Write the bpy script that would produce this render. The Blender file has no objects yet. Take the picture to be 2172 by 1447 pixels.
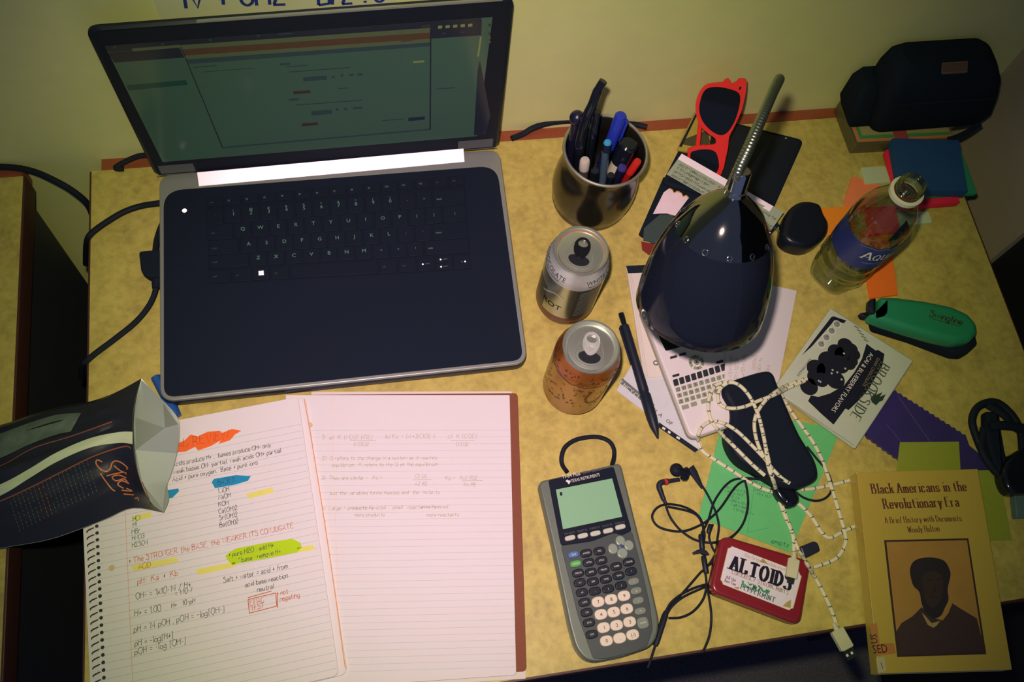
import bpy, math, random
from math import sin, cos, pi, radians, sqrt
from mathutils import Vector, Matrix, Euler
random.seed(7)
sc = bpy.context.scene
COL = sc.collection
S = 0.01                                   # every length below is in centimetres

# ------------------------------------------------------------------ camera
F, CW, CH = 2013.68, 2172.0, 1447.0
CAM = Vector((28.7273, -64.9124, 95.6471))
ROT = Euler((0.402321, -0.100843, -0.154596), 'XYZ').to_matrix()
cd = bpy.data.cameras.new('camera')
cd.sensor_fit = 'HORIZONTAL'; cd.sensor_width = 36; cd.lens = F * 36 / CW
cd.clip_start = 0.01; cd.clip_end = 50
cam = bpy.data.objects.new('camera', cd); COL.objects.link(cam)
cam.location = CAM * S; cam.rotation_euler = (0.402321, -0.100843, -0.154596)
sc.camera = cam
# ------------------------------------------------------------------ world and lights
w = bpy.data.worlds.new('night_room'); sc.world = w; w.use_nodes = True
bg = w.node_tree.nodes['Background']
bg.inputs[0].default_value = (0.36, 0.44, 0.85, 1); bg.inputs[1].default_value = 0.16
sc.view_settings.view_transform = 'Standard'; sc.view_settings.look = 'None'
sc.view_settings.gamma = 1.0; sc.view_settings.use_curve_mapping = False
sc.view_settings.exposure = 0.0

def spot(name, pos, target, power, color, size, blend, radius):
    l = bpy.data.lights.new(name, 'SPOT'); l.energy = power; l.color = color
    l.spot_size = radians(size); l.spot_blend = blend; l.shadow_soft_size = radius
    o = bpy.data.objects.new(name, l); COL.objects.link(o)
    o.location = Vector(pos) * S
    d = Vector(target) - Vector(pos); o.rotation_euler = d.to_track_quat('-Z', 'Y').to_euler()
    return o
FL = CAM + ROT @ Vector((-2.4, 5.4, 0.5))   # the flash sits just above the lens
AIM = (42.5, -28.0, 0.0)
spot('flash_core', FL, AIM, 20.5, (0.84, 0.28, 1.0), 53, 1.0, 0.012)
spot('added_edge_tint', FL, AIM, 29.5, (1.0, 0.96, 0.46), 75, 1.0, 0.012)  # second spot added at the flash, tinting the outer area yellow-green

def at(u, v, z=0.0):                        # the point at height z seen at photo position u, v
    d = ROT @ Vector(((u - CW / 2) / F, -(v - CH / 2) / F, -1))
    return CAM + d * ((z - CAM.z) / d.z)
def onplane(u, v, p0, n):                   # the same on any other plane of the place
    d = ROT @ Vector(((u - CW / 2) / F, -(v - CH / 2) / F, -1))
    return CAM + d * ((Vector(p0) - CAM).dot(n) / d.dot(n))
def ats(pts, z=0.0): return [at(a, b, z) for a, b in pts]

# ------------------------------------------------------------------ materials
def lin(c):
    c = c / 255.0
    return c / 12.92 if c <= 0.04045 else ((c + 0.055) / 1.055) ** 2.4
MC = {}
def mat(name, rgb, rough=0.55, metal=0.0, var=0.06, scale=120, bump=0.0, coat=0.0, spec=0.5, emit=0.0, alpha=1.0):
    if name in MC: return MC[name]
    m = bpy.data.materials.new(name); m.use_nodes = True
    nt = m.node_tree; b = nt.nodes['Principled BSDF']
    c = [lin(x) for x in rgb]
    tc = nt.nodes.new('ShaderNodeTexCoord')
    no = nt.nodes.new('ShaderNodeTexNoise'); no.inputs['Scale'].default_value = scale; no.inputs['Detail'].default_value = 4
    nt.links.new(tc.outputs['Object'], no.inputs['Vector'])
    mx = nt.nodes.new('ShaderNodeMix'); mx.data_type = 'RGBA'
    mx.inputs[6].default_value = (*[min(1, x * (1 + var)) for x in c], 1)
    mx.inputs[7].default_value = (*[x * (1 - var) for x in c], 1)
    nt.links.new(no.outputs['Fac'], mx.inputs[0]); nt.links.new(mx.outputs[2], b.inputs['Base Color'])
    b.inputs['Roughness'].default_value = rough; b.inputs['Metallic'].default_value = metal
    b.inputs['Specular IOR Level'].default_value = spec
    b.inputs['Coat Weight'].default_value = coat; b.inputs['Coat Roughness'].default_value = 0.08
    if bump:
        bp = nt.nodes.new('ShaderNodeBump'); bp.inputs['Strength'].default_value = bump; bp.inputs['Distance'].default_value = 0.0006
        nt.links.new(no.outputs['Fac'], bp.inputs['Height']); nt.links.new(bp.outputs[0], b.inputs['Normal'])
    if emit:
        b.inputs['Emission Color'].default_value = (*c, 1); b.inputs['Emission Strength'].default_value = emit
    MC[name] = m
    return m
def mottled(name, a, b2, c3, s1, s2, rough=0.5, bump=0.0):
    m = bpy.data.materials.new(name); m.use_nodes = True; nt = m.node_tree; b = nt.nodes['Principled BSDF']
    tc = nt.nodes.new('ShaderNodeTexCoord')
    n1 = nt.nodes.new('ShaderNodeTexNoise'); n1.inputs['Scale'].default_value = s1; n1.inputs['Detail'].default_value = 6; n1.inputs['Roughness'].default_value = 0.62
    n2 = nt.nodes.new('ShaderNodeTexNoise'); n2.inputs['Scale'].default_value = s2; n2.inputs['Detail'].default_value = 3
    for n in (n1, n2): nt.links.new(tc.outputs['Object'], n.inputs['Vector'])
    r = nt.nodes.new('ShaderNodeValToRGB'); e = r.color_ramp.elements
    e[0].position = 0.32; e[0].color = (*[lin(x) for x in c3], 1); e[1].position = 0.66; e[1].color = (*[lin(x) for x in a], 1)
    k = e.new(0.47); k.color = (*[lin(x) for x in b2], 1)
    nt.links.new(n1.outputs['Fac'], r.inputs[0])
    mx = nt.nodes.new('ShaderNodeMix'); mx.data_type = 'RGBA'; mx.blend_type = 'MULTIPLY'; mx.inputs[0].default_value = 0.3
    nt.links.new(r.outputs[0], mx.inputs[6])
    rr = nt.nodes.new('ShaderNodeValToRGB'); rr.color_ramp.elements[0].position = 0.35; rr.color_ramp.elements[1].position = 0.6
    rr.color_ramp.elements[0].color = (.45, .45, .4, 1)
    nt.links.new(n2.outputs['Fac'], rr.inputs[0]); nt.links.new(rr.outputs[0], mx.inputs[7])
    nt.links.new(mx.outputs[2], b.inputs['Base Color']); b.inputs['Roughness'].default_value = rough
    MC[name] = m
    return m
def clear(name, tint, rough=0.04, fac=1.0):
    m = bpy.data.materials.new(name); m.use_nodes = True; nt = m.node_tree
    nt.nodes.remove(nt.nodes['Principled BSDF']); out = nt.nodes['Material Output']
    t = nt.nodes.new('ShaderNodeBsdfTransparent'); t.inputs[0].default_value = (*tint, 1)
    g = nt.nodes.new('ShaderNodeBsdfGlossy'); g.inputs[1].default_value = rough; g.inputs[0].default_value = (.9, .95, .9, 1)
    lw = nt.nodes.new('ShaderNodeLayerWeight'); lw.inputs[0].default_value = 0.5
    pw = nt.nodes.new('ShaderNodeMath'); pw.operation = 'POWER'; pw.inputs[1].default_value = 3.5; nt.links.new(lw.outputs['Facing'], pw.inputs[0])
    fr = nt.nodes.new('ShaderNodeMath'); fr.operation = 'MULTIPLY_ADD'; fr.inputs[1].default_value = .85; fr.inputs[2].default_value = .05; nt.links.new(pw.outputs[0], fr.inputs[0])
    no = nt.nodes.new('ShaderNodeTexNoise'); no.inputs['Scale'].default_value = 90
    tc = nt.nodes.new('ShaderNodeTexCoord'); nt.links.new(tc.outputs['Object'], no.inputs['Vector'])
    bp = nt.nodes.new('ShaderNodeBump'); bp.inputs['Strength'].default_value = 0.25; bp.inputs['Distance'].default_value = 0.001
    nt.links.new(no.outputs['Fac'], bp.inputs['Height']); nt.links.new(bp.outputs[0], g.inputs['Normal']); nt.links.new(bp.outputs[0], lw.inputs['Normal'])
    mu = nt.nodes.new('ShaderNodeMath'); mu.operation = 'MULTIPLY'; mu.inputs[1].default_value = fac
    nt.links.new(fr.outputs[0], mu.inputs[0])
    mx = nt.nodes.new('ShaderNodeMixShader'); nt.links.new(mu.outputs[0], mx.inputs[0])
    nt.links.new(t.outputs[0], mx.inputs[1]); nt.links.new(g.outputs[0], mx.inputs[2]); nt.links.new(mx.outputs[0], out.inputs[0])
    MC[name] = m
    return m

# ------------------------------------------------------------------ mesh helpers
def V(*a): return Vector(a)
def cr(pts, k=8, closed=False):             # smooth path through the points
    P = [Vector(p) for p in pts]; n = len(P); o = []
    rng = range(n if closed else n - 1)
    for i in rng:
        if closed: a, b, c, d = P[(i - 1) % n], P[i], P[(i + 1) % n], P[(i + 2) % n]
        else: a, b, c, d = P[max(i - 1, 0)], P[i], P[i + 1], P[min(i + 2, n - 1)]
        for j in range(k):
            t = j / k
            o.append(0.5 * ((2 * b) + (c - a) * t + (2 * a - 5 * b + 4 * c - d) * t * t + (3 * b - a - 3 * c + d) * t ** 3))
    if not closed: o.append(P[-1].copy())
    return o
def rounded(pts, r, n=5):                   # polygon with rounded corners
    P = [Vector(p) for p in pts]; o = []; m = len(P)
    for i in range(m):
        a, b, c = P[i - 1], P[i], P[(i + 1) % m]
        ri = r[i] if isinstance(r, (list, tuple)) else r
        if ri <= 0: o.append(b.copy()); continue
        d1 = (a - b); d2 = (c - b); k1 = min(ri, d1.length * .49); k2 = min(ri, d2.length * .49)
        p = b + d1.normalized() * k1; q = b + d2.normalized() * k2
        for j in range(n + 1):
            t = j / n; o.append(p * (1 - t) ** 2 + b * 2 * t * (1 - t) + q * t * t)
    return o
def inset(pts, d):                          # move an outline inwards (2D, keeps z)
    n = len(pts); ar = sum(pts[i].x * pts[(i + 1) % n].y - pts[(i + 1) % n].x * pts[i].y for i in range(n))
    sg = 1 if ar > 0 else -1; o = []
    for i in range(n):
        a, b, c = pts[i - 1], pts[i], pts[(i + 1) % n]
        e1 = Vector((b.x - a.x, b.y - a.y)); e2 = Vector((c.x - b.x, c.y - b.y))
        if e1.length < 1e-6: e1 = e2
        if e2.length < 1e-6: e2 = e1
        if e1.length < 1e-6: o.append(b.copy()); continue
        e1.normalize(); e2.normalize()
        nn = Vector((-e1.y - e2.y, e1.x + e2.x))
        nn = nn / max(nn.length, 1e-6); kk = 1 / max(0.5, nn.dot(Vector((-e1.y, e1.x))))
        o.append(Vector((b.x + nn.x * d * sg * kk, b.y + nn.y * d * sg * kk, b.z)))
    return o
class MB:
    def __init__(s): s.v = []; s.f = []; s.m = []; s.mats = []
    def mi(s, m):
        if m not in s.mats: s.mats.append(m)
        return s.mats.index(m)
    def add(s, vs, fs, m):
        b = len(s.v); k = s.mi(m); s.v += [Vector(v) for v in vs]
        for f in fs: s.f.append([b + i for i in f]); s.m.append(k)
        return s
    def rings(s, rs, m, cap0=True, cap1=True, mtop=None, close=True):
        n = len(rs[0]); vs = [p for r in rs for p in r]; fs = []
        for i in range(len(rs) - 1):
            for j in range(n if close else n - 1):
                fs.append([i * n + j, i * n + (j + 1) % n, (i + 1) * n + (j + 1) % n, (i + 1) * n + j])
        s.add(vs, fs, m)
        if cap0: s.add(rs[0], [list(range(n))[::-1]], m)
        if cap1: s.add(rs[-1], [list(range(n))], mtop or m)
        return s
    def prism(s, pts, z0, z1, m, bev=0.0, mtop=None, bb=0.0, nb=2):
        P = [Vector((p[0], p[1], 0)) for p in pts]; ar = sum(P[i - 1].x * P[i].y - P[i].x * P[i - 1].y for i in range(len(P)))
        if ar < 0: P = P[::-1]
        st = []
        if bb: st += [(bb * (1 - sin(t)), z0 + bb * (1 - cos(t))) for t in [pi / 2 * k / nb for k in range(nb)]]
        st.append((0, z0 + bb)); st.append((0, z1 - bev))
        if bev: st += [(bev * (1 - cos(t)), z1 - bev + bev * sin(t)) for t in [pi / 2 * (k + 1) / nb for k in range(nb)]]
        rs = []
        for d, z in st:
            q = inset(P, d) if d else P
            rs.append([Vector((p.x, p.y, z)) for p in q])
        return s.rings(rs, m, mtop=mtop)
    def box(s, a, b, m, bev=0.0):
        return s.prism([(a[0], a[1]), (b[0], a[1]), (b[0], b[1]), (a[0], b[1])], a[2], b[2], m, bev, bb=bev)
    def tube(s, path, r, m, n=8, caps=True, flat=1.0):
        P = [Vector(p) for p in path]; rs = []; up = Vector((0, 0, 1)); prev = None
        for i, p in enumerate(P):
            t = P[min(i + 1, len(P) - 1)] - P[max(i - 1, 0)]
            if t.length < 1e-9: t = Vector((1, 0, 0))
            t.normalize()
            if prev is None: x = t.cross(up if abs(t.z) < .95 else Vector((1, 0, 0))); x.normalize()
            else:
                x = prev - t * prev.dot(t)
                x = x.normalized() if x.length > 1e-6 else t.orthogonal().normalized()
            prev = x; y = t.cross(x); ri = r[i] if isinstance(r, (list, tuple)) else r
            rs.append([p + x * ri * cos(2 * pi * k / n) + y * ri * flat * sin(2 * pi * k / n) for k in range(n)])
        return s.rings(rs, m, caps, caps)
    def lathe(s, prof, m, c=(0, 0, 0), ax=(0, 0, 1), n=40, cap0=False, cap1=False, mats=None):
        ax = Vector(ax).normalized(); x = ax.orthogonal().normalized(); y = ax.cross(x); c = Vector(c)
        if abs(ax.z) > .999: x, y = Vector((1, 0, 0)), Vector((0, 1, 0)) * (1 if ax.z > 0 else -1)
        R = [[c + ax * z + x * r * cos(2 * pi * k / n) + y * r * sin(2 * pi * k / n) for k in range(n)] for r, z in prof]
        if mats is None: return s.rings(R, m, cap0, cap1)
        for i in range(len(R) - 1): s.rings([R[i], R[i + 1]], mats[i], False, False)
        return s
    def ball(s, c, r, m, n=14, sq=(1, 1, 1), M=None):
        rs = []
        for i in range(1, n):
            t = pi * i / n
            rs.append([Vector((r * sq[0] * sin(t) * cos(2 * pi * k / (2 * n)), r * sq[1] * sin(t) * sin(2 * pi * k / (2 * n)), -r * sq[2] * cos(t))) for k in range(2 * n)])
        if M is not None: rs = [[M @ p for p in q] for q in rs]
        c = Vector(c); return s.rings([[p + c for p in q] for q in rs], m)
    def poly(s, pts, m): return s.add(pts, [list(range(len(pts)))], m)
    def strip(s, pts, wd, m, mp=None, nib=0.0, ends=True):   # flat ribbon along a 2D path, mapped by mp
        n = len(pts); L = []; Rr = []
        P = [Vector((p[0], p[1])) for p in pts]
        for i in range(n):
            t = P[min(i + 1, n - 1)] - P[max(i - 1, 0)]
            if t.length < 1e-9: t = Vector((1, 0))
            t.normalize(); q = Vector((-t.y, t.x)); k = wd / 2
            if nib: k = (wd * (1 - nib) + wd * nib * abs(t.y)) / 2
            L.append(P[i] + q * k); Rr.append(P[i] - q * k)
        f = mp or (lambda x, y: Vector((x, y, 0)))
        vs = [f(p.x, p.y) for p in L + Rr]
        return s.add(vs, [[i, i + n, i + n + 1, i + 1] for i in range(n - 1)], m)
    def grid(s, fn, nu, nv, m, closeu=False):
        vs = [fn(i / nu, j / nv) for j in range(nv + 1) for i in range(nu + (0 if closeu else 1))]
        k = nu if closeu else nu + 1; fs = []
        for j in range(nv):
            for i in range(nu): fs.append([j * k + i, j * k + (i + 1) % k, (j + 1) * k + (i + 1) % k, (j + 1) * k + i])
        return s.add(vs, fs, m)
    def text(s, body, size, m, mp, align='L', sx=1.0):
        vs, fs, wd = textmesh(body)
        ox = {'L': 0, 'C': -wd / 2, 'R': -wd}[align]
        return s.add([mp((v[0] + ox) * size * sx, v[1] * size) for v in vs], fs, m)
    def build(s, name, parent=None, loc=None, angle=0.6):
        me = bpy.data.meshes.new(name)
        org = Vector(loc) if loc is not None else (Vector(parent['_o']) if parent is not None else Vector((0, 0, 0)))
        me.from_pydata([tuple((v - org) * S) for v in s.v], [], s.f); me.update()
        for mm in s.mats: me.materials.append(mm)
        me.polygons.foreach_set('material_index', s.m); me.shade_smooth(); me.set_sharp_from_angle(angle=angle); me.validate()
        o = bpy.data.objects.new(name, me); COL.objects.link(o)
        if parent is not None: o.parent = parent
        if loc is not None and parent is None: o.location = org * S
        elif parent is not None and loc is not None: o.location = (org - Vector(parent['_o'])) * S
        o['_o'] = tuple(org)
        return o
TX = {}
def textmesh(body):
    if body in TX: return TX[body]
    cu = bpy.data.curves.new('t', 'FONT'); cu.body = body; cu.size = 1.0; cu.resolution_u = 2
    o = bpy.data.objects.new('t', cu); COL.objects.link(o)
    me = o.evaluated_get(bpy.context.evaluated_depsgraph_get()).to_mesh()
    vs = [tuple(v.co[:2]) for v in me.vertices]; fs = [list(p.vertices) for p in me.polygons]
    bpy.data.objects.remove(o); bpy.data.curves.remove(cu)
    wd = max([v[0] for v in vs] + [0.01]); TX[body] = (vs, fs, wd)
    return TX[body]
def flatmap(c, xd, z=None, up=(0, 0, 1)):   # text lying on a plane: origin c, direction xd
    c = Vector(c); x = Vector(xd).normalized(); y = Vector(up).cross(x).normalized()
    return lambda a, b: c + x * a + y * b
def bil(c00, c10, c11, c01):                # point inside a quad, 0..1
    A, B, C_, D = map(Vector, (c00, c10, c11, c01))
    return lambda s, t: A * (1 - s) * (1 - t) + B * s * (1 - t) + C_ * s * t + D * (1 - s) * t

def thing(name, label, cat, loc=(0, 0, 0), group=None):
    o = bpy.data.objects.new(name, None); COL.objects.link(o); o.empty_display_size = 0.02
    o.location = Vector(loc) * S; o['_o'] = tuple(loc); o['label'] = label; o['category'] = cat
    if group: o['group'] = group
    return o
def tag(o, label, cat, group=None):
    o['label'] = label; o['category'] = cat
    if group: o['group'] = group
    return o
def struct(mb, name):
    o = mb.build(name); o['kind'] = 'structure'; return o

# ------------------------------------------------------------------ pen strokes (capital 9, x-height 6, baseline 2)
GL = {'A': '02 39 62;14 54', 'B': '02 09;~09 39 48 47 36 06;~06 36 55 53 42 02', 'C': '~58 49 29 07 04 22 42 53', 'D': '02 09;~09 29 57 54 22 02',
 'E': '52 02 09 59;06 46', 'F': '02 09 59;06 46', 'G': '~58 49 29 07 04 22 42 54;55 35', 'H': '02 09;52 59;06 56', 'I': '12 19', 'J': '~49 44 32 12 04',
 'K': '02 09;59 05;26 62', 'L': '09 02 52 54', 'M': '02 09 34 69 62', 'N': '02 09 52 59', 'O': '~29 07 04 22 42 64 67 49 29', 'P': '02 09;~09 39 48 47 35 05',
 'Q': '~29 07 04 22 42 64 67 49 29;44 71', 'R': '02 09;~09 39 48 47 35 05;35 62', 'S': '~58 39 19 08 17 46 54 53 42 12 03', 'T': '39 32;08 09 69 68', 'U': '~09 05 03 22 42 54 56 59',
 'V': '09 32 69', 'W': '09 22 48 62 89', 'X': '02 69;09 62', 'Y': '09 35 69;35 32', 'Z': '09 59 02 52',
 'a': '~05 26 36 45 42;~44 24 03 12 32 43', 'b': '09 02;~05 26 45 43 22 03', 'c': '~45 36 16 05 03 12 32 43', 'd': '49 42;~45 26 05 03 22 43',
 'e': '~04 44 45 36 16 05 03 12 32 43', 'f': '~39 28 16 12;06 36', 'g': '~46 26 05 03 22 43;~46 41 30 10 01', 'h': '02 09;~05 26 36 45 42', 'i': '12 16;18 18', 'j': '~26 21 10 00;28 28',
 'k': '02 09;46 04;25 42', 'l': '12 19', 'm': '02 06;~05 16 26 35 32;~35 46 56 65 62', 'n': '02 06;~05 16 36 45 42', 'o': '~16 05 03 12 32 43 45 36 16', 'p': '00 06;~05 26 45 43 22 03',
 'q': '40 46;~45 26 05 03 22 43', 'r': '02 06;~05 16 36', 's': '~45 36 16 05 14 34 43 32 12 03', 't': '~28 23 32 42;06 46', 'u': '~06 03 12 22 43;46 42', 'v': '06 22 46', 'w': '06 12 36 52 66',
 'x': '02 46;06 42', 'y': '06 22;46 10', 'z': '06 46 02 42', '0': '~29 07 04 22 42 54 57 49 29', '1': '07 29 22', '2': '~07 19 39 47 25 02;02 52', '3': '~08 19 39 47 26 45 33 12 03', '4': '42 49 04 54',
 '5': '49 09 06;~06 36 44 32 02', '6': '~48 29 06 03 22 43 45 26 05', '7': '09 49 12', '8': '~29 08 26 44 22 04 26 48 29', '9': '~46 25 07 29 48 46 22', '+': '25 25;05 45;27 23', '-': '05 35', '=': '06 46;04 44',
 '(': '~39 17 14 31', ')': '~09 27 24 01', '[': '39 19 11 31', ']': '09 29 21 01', '.': '12 12', ',': '12 01', '&': '~62 27 28 39 37 04 12 32 55', "'": '19 17', '*': '17 13;06 24;04 26', '/': '01 49', ':': '13 13;15 15', '"': '19 17;39 37'}
def glyphs(body, size, jit=0.0, rnd=random, kern=1.7):
    x = 0.0; out = []; k = size / 7.0
    for ch in body:
        if ch not in GL: x += 3.6; continue
        mxx = 0
        for st in GL[ch].split(';'):
            sm = st.startswith('~'); pp = [(int(a[0]), int(a[1]) - 2) for a in st.strip('~').split()]
            mxx = max(mxx, max(p[0] for p in pp))
            if len(pp) == 2 and pp[0] == pp[1]: pp[1] = (pp[1][0], pp[1][1] + .5)
            pp = [Vector((x + p[0] + rnd.uniform(-jit, jit), p[1] + rnd.uniform(-jit, jit), 0)) for p in pp]
            if sm: pp = cr(pp, 4, False)
            out.append([(p.x * k, p.y * k) for p in pp])
        x += mxx + kern
    return out, (x - kern) * k
def hand(mb, body, size, m, mp, jit=0.45, wd=0.035, slant=0.15, seed=0, sx=.8):      # handwriting
    st, wdt = glyphs(body, size, jit, random.Random(seed + len(body)))
    for p in st: mb.strip([((x + slant * y) * sx, y) for x, y in p], wd, m, mp)
    return wdt * sx
def serif(mb, body, size, m, mp, weight=0.16, align='L', sx=1.0, foot=True):      # printed roman letters
    st, wdt = serifst(body, size, weight); ox = {'L': 0, 'C': -wdt / 2, 'R': -wdt}[align]
    wd = size * weight; k = size / 7.0; n = 0
    def up(e):
        def f(x, y):
            p = mp(x, y); return Vector((p.x, p.y, p.z + e))
        return f
    for p in st:
        q = [((x + ox) * sx, y) for x, y in p]; segs = [[q[0]]]
        for a, b, c in zip(q, q[1:], q[2:] + [None]):      # break the stroke at sharp corners
            segs[-1].append(b)
            if c is not None:
                d1 = Vector((b[0] - a[0], b[1] - a[1])); d2 = Vector((c[0] - b[0], c[1] - b[1]))
                if d1.length > 1e-6 and d2.length > 1e-6 and d1.angle(d2) > .8: segs.append([b])
        for g in segs: n += 1; mb.strip(g, wd, m, up(.0012 * (n % 5)), nib=0.66)
        if foot:
            for e, o in ((q[0], q[1]), (q[-1], q[-2])):
                if abs(e[0] - o[0]) < abs(e[1] - o[1]) * .6 and min(abs(e[1]), abs(e[1] - 7 * k), abs(e[1] - 4 * k)) < .12 * k:
                    mb.strip([(e[0] - wd * .95, e[1]), (e[0] + wd * .95, e[1])], wd * .34, m, up(.007))
    return wdt * sx
def serifst(body, size, weight): return glyphs(body, size, kern=1.5 + weight * 9.0)
# ------------------------------------------------------------------ the setting and the two desks
M_wall = mat('cream_paint', (226, 228, 160), .8, var=.05, scale=40, bump=.1)
M_floor = mottled('dark_carpet', (112, 110, 116), (96, 95, 104), (76, 76, 88), 300, 900, .95)
M_lam = mottled('speckled_tan_laminate', (206, 190, 102), (198, 181, 96), (178, 162, 88), 42, 150, .42)
M_wood = mat('reddish_wood', (150, 78, 48), .5, var=.2, scale=60)
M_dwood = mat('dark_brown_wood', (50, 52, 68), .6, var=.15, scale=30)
mb = MB(); mb.box((-160, 1.5, -75), (118, 9, 150), M_wall); struct(mb, 'wall_back')
mb = MB(); mb.box((111.5, -17.8, -75), (119, 1.5, 150), mat('shaded_taupe_paint', (186, 172, 150), .8, var=.05, scale=40, bump=.1)); struct(mb, 'wall_right')  # brownish wall, its dimmer light put into a darker paint colour
mb = MB(); mb.box((112.4, -110, -75), (116, -17.8, 130), mat('dark_door_paint', (30, 32, 40), .6)); struct(mb, 'door_1')
mb = MB(); mb.box((-160, -190, -78), (119, 1.5, -75), M_floor); struct(mb, 'floor')

def make_desk(x0, label):
    d = thing('desk', label, 'desk', (x0, -61, -75))
    W_, D_ = 104.2, 61.0
    mb = MB(); mb.prism([(x0, -D_), (x0 + W_, -D_), (x0 + W_, 0), (x0, 0)], -3.2, -.05, mat('dark_red_edge_band', (76, 44, 40), .5), .1)
    mb.prism([(x0 + .25, -D_ + .25), (x0 + W_ - .25, -D_ + .25), (x0 + W_ - .25, 0), (x0 + .25, 0)], -.2, 0, M_lam)
    mb.build('desktop', d)
    mb = MB(); mb.box((x0 + 1.3, 0.02, -3.2), (x0 + W_ - .4, 1.48, .05), M_wood, .06); mb.build('back_rail', d)
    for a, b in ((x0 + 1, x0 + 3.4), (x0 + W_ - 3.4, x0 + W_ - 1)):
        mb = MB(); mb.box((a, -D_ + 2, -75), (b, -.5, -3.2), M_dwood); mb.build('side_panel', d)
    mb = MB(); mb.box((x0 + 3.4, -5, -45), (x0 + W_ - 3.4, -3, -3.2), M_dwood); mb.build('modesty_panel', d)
    return d
make_desk(0, 'tan speckled laminate desk with wooden edge carrying all the study clutter')
make_desk(-111.0, 'second tan laminate desk at the far left, beyond the dark gap')
# ------------------------------------------------------------------ shared materials
BLK = (27, 36, 50)
M_blk = mat('black_plastic', BLK, .45, var=.05, spec=.3)
M_blkm = mat('matt_black_plastic', BLK, .8, var=.05, spec=.08)
M_gloss = mat('glossy_black', (22, 27, 38), .12, var=.02)
M_rub = mat('black_rubber', (27, 34, 46), .6, spec=.15)
M_alu = mat('brushed_aluminium', (190, 200, 190), .38, 1.0, var=.05)
M_chr = mat('chrome', (225, 228, 220), .09, 1.0, var=.02)
M_steel = mat('stainless_steel', (190, 185, 165), .24, 1.0, var=.05)
M_paper = mat('white_paper', (226, 222, 224), .8, var=.015, spec=.1)
M_paper2 = mat('off_white_paper', (222, 216, 206), .8, var=.02, spec=.1)
M_ink = mat('dark_ink', (78, 84, 80), .7, spec=.1)
M_pencil = mat('pencil_grey', (176, 168, 140), .8, spec=.1)
M_rule = mat('pale_blue_rule', (186, 200, 214), .8, spec=.1)
M_red = mat('red_brown_ink', (196, 96, 60), .8, spec=.1)
M_blk_ink = mat('black_print', (34, 36, 48), .7, spec=.1)
M_white = mat('white_plastic', (240, 236, 226), .4, var=.02)
M_wprint = mat('white_print', (226, 226, 214), .7, spec=.1)

# ------------------------------------------------------------------ poster on the wall
p = [onplane(u, v, (0, 1.3, 0), (0, 1, 0)) for u, v in ((343, 44), (322, -40))]
x0, x1 = 12.8, 35.0
mb = MB(); mb.box((x0, 1.28, 15), (x1, 1.5, 44), mat('whiteboard_white', (222, 224, 190), .35, var=.02))
mb2 = mb
mpw = lambda x, y: Vector((x, 1.26, y))
c1 = onplane(388, 12, (0, 1.3, 0), (0, 1, 0)); c2 = onplane(640, 6, (0, 1.3, 0), (0, 1, 0))
M_bmk = mat('blue_marker', (40, 60, 150), .7)
hand(mb, 'IV + 6H2', 2.6, M_bmk, lambda x, y: Vector((c1.x + x, 1.26, c1.z - .35 + y)), .3, .32, .1, 3, .62)
hand(mb, '- Br2 . 6', 2.6, M_bmk, lambda x, y: Vector((c2.x + x, 1.26, c2.z - .35 + y)), .3, .32, .1, 3, .52)
tag(mb.build('whiteboard', loc=(x0, 1.5, 15)), 'white board with blue handwriting on the wall above the laptop lid', 'whiteboard')

# ------------------------------------------------------------------ laptop
lap = thing('laptop', 'open black laptop with silver hinge bar and dim screen', 'laptop', (27, -16, 0))
BQ = [(7.7, -29.5), (45.6, -29.6), (46.6, -2.4), (8.0, -2.5)]
M_lapd = mat('laptop_deck_black', (27, 35, 49), .5, var=.02, spec=.06)
M_lapb = mat('laptop_shell_dark', (27, 35, 48), .4, var=.02, spec=.3)
M_rim = mat('laptop_silver_rim', (150, 156, 150), .4, .4, var=.03)
mb = MB(); o = rounded([Vector((*q, 0)) for q in BQ], 1.6, 8)
mb.prism(o, .35, 1.75, M_lapb, .15, bb=.5, nb=4)
mb.prism(inset(o, .06), 1.75, 2.12, M_rim, .12, nb=3)
d = rounded([Vector(q) for q in ((8.15, -29.05, 0), (45.1, -29.15, 0), (45.9, -4.7, 0), (8.5, -4.7, 0))], [1.2, 1.2, 2.2, 2.2], 8)
mb.prism(d, 2.1, 2.17, M_lapd, .03)
for x, y in ((9.5, -27.5), (43.8, -27.5), (9.6, -4.5), (44.6, -4.5)): mb.lathe([(0.6, 0), (.6, .4)], M_rub, (x, y, 0), n=14, cap0=True)
base = mb.build('base', lap)
mb = MB(); hp = []
for (y, z) in [(-.72, -.42), (-.70, -.34), (-.60, -.28), (.48, .46), (.56, .50), (.64, .44), (.68, .2), (.6, -.5)]: hp.append((y, z))
mb.rings([[V(12.3, -3.75 + y, 2.5 + z) for y, z in hp], [V(42.2, -3.15 + y, 2.5 + z) for y, z in hp]], mat('satin_hinge_metal', (226, 206, 226), .52, 1.0, var=.01))
mb.build('hinge_bar', lap)
pw = at(391, 446, 2.25)
mb = MB(); mb.lathe([(0, 0.06), (.2, .05), (.26, 0)], mat('lit_white_lamp', (255, 236, 240), .5, emit=1.0), (pw.x, pw.y, 2.18), n=16); mb.build('power_button', lap)
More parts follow.
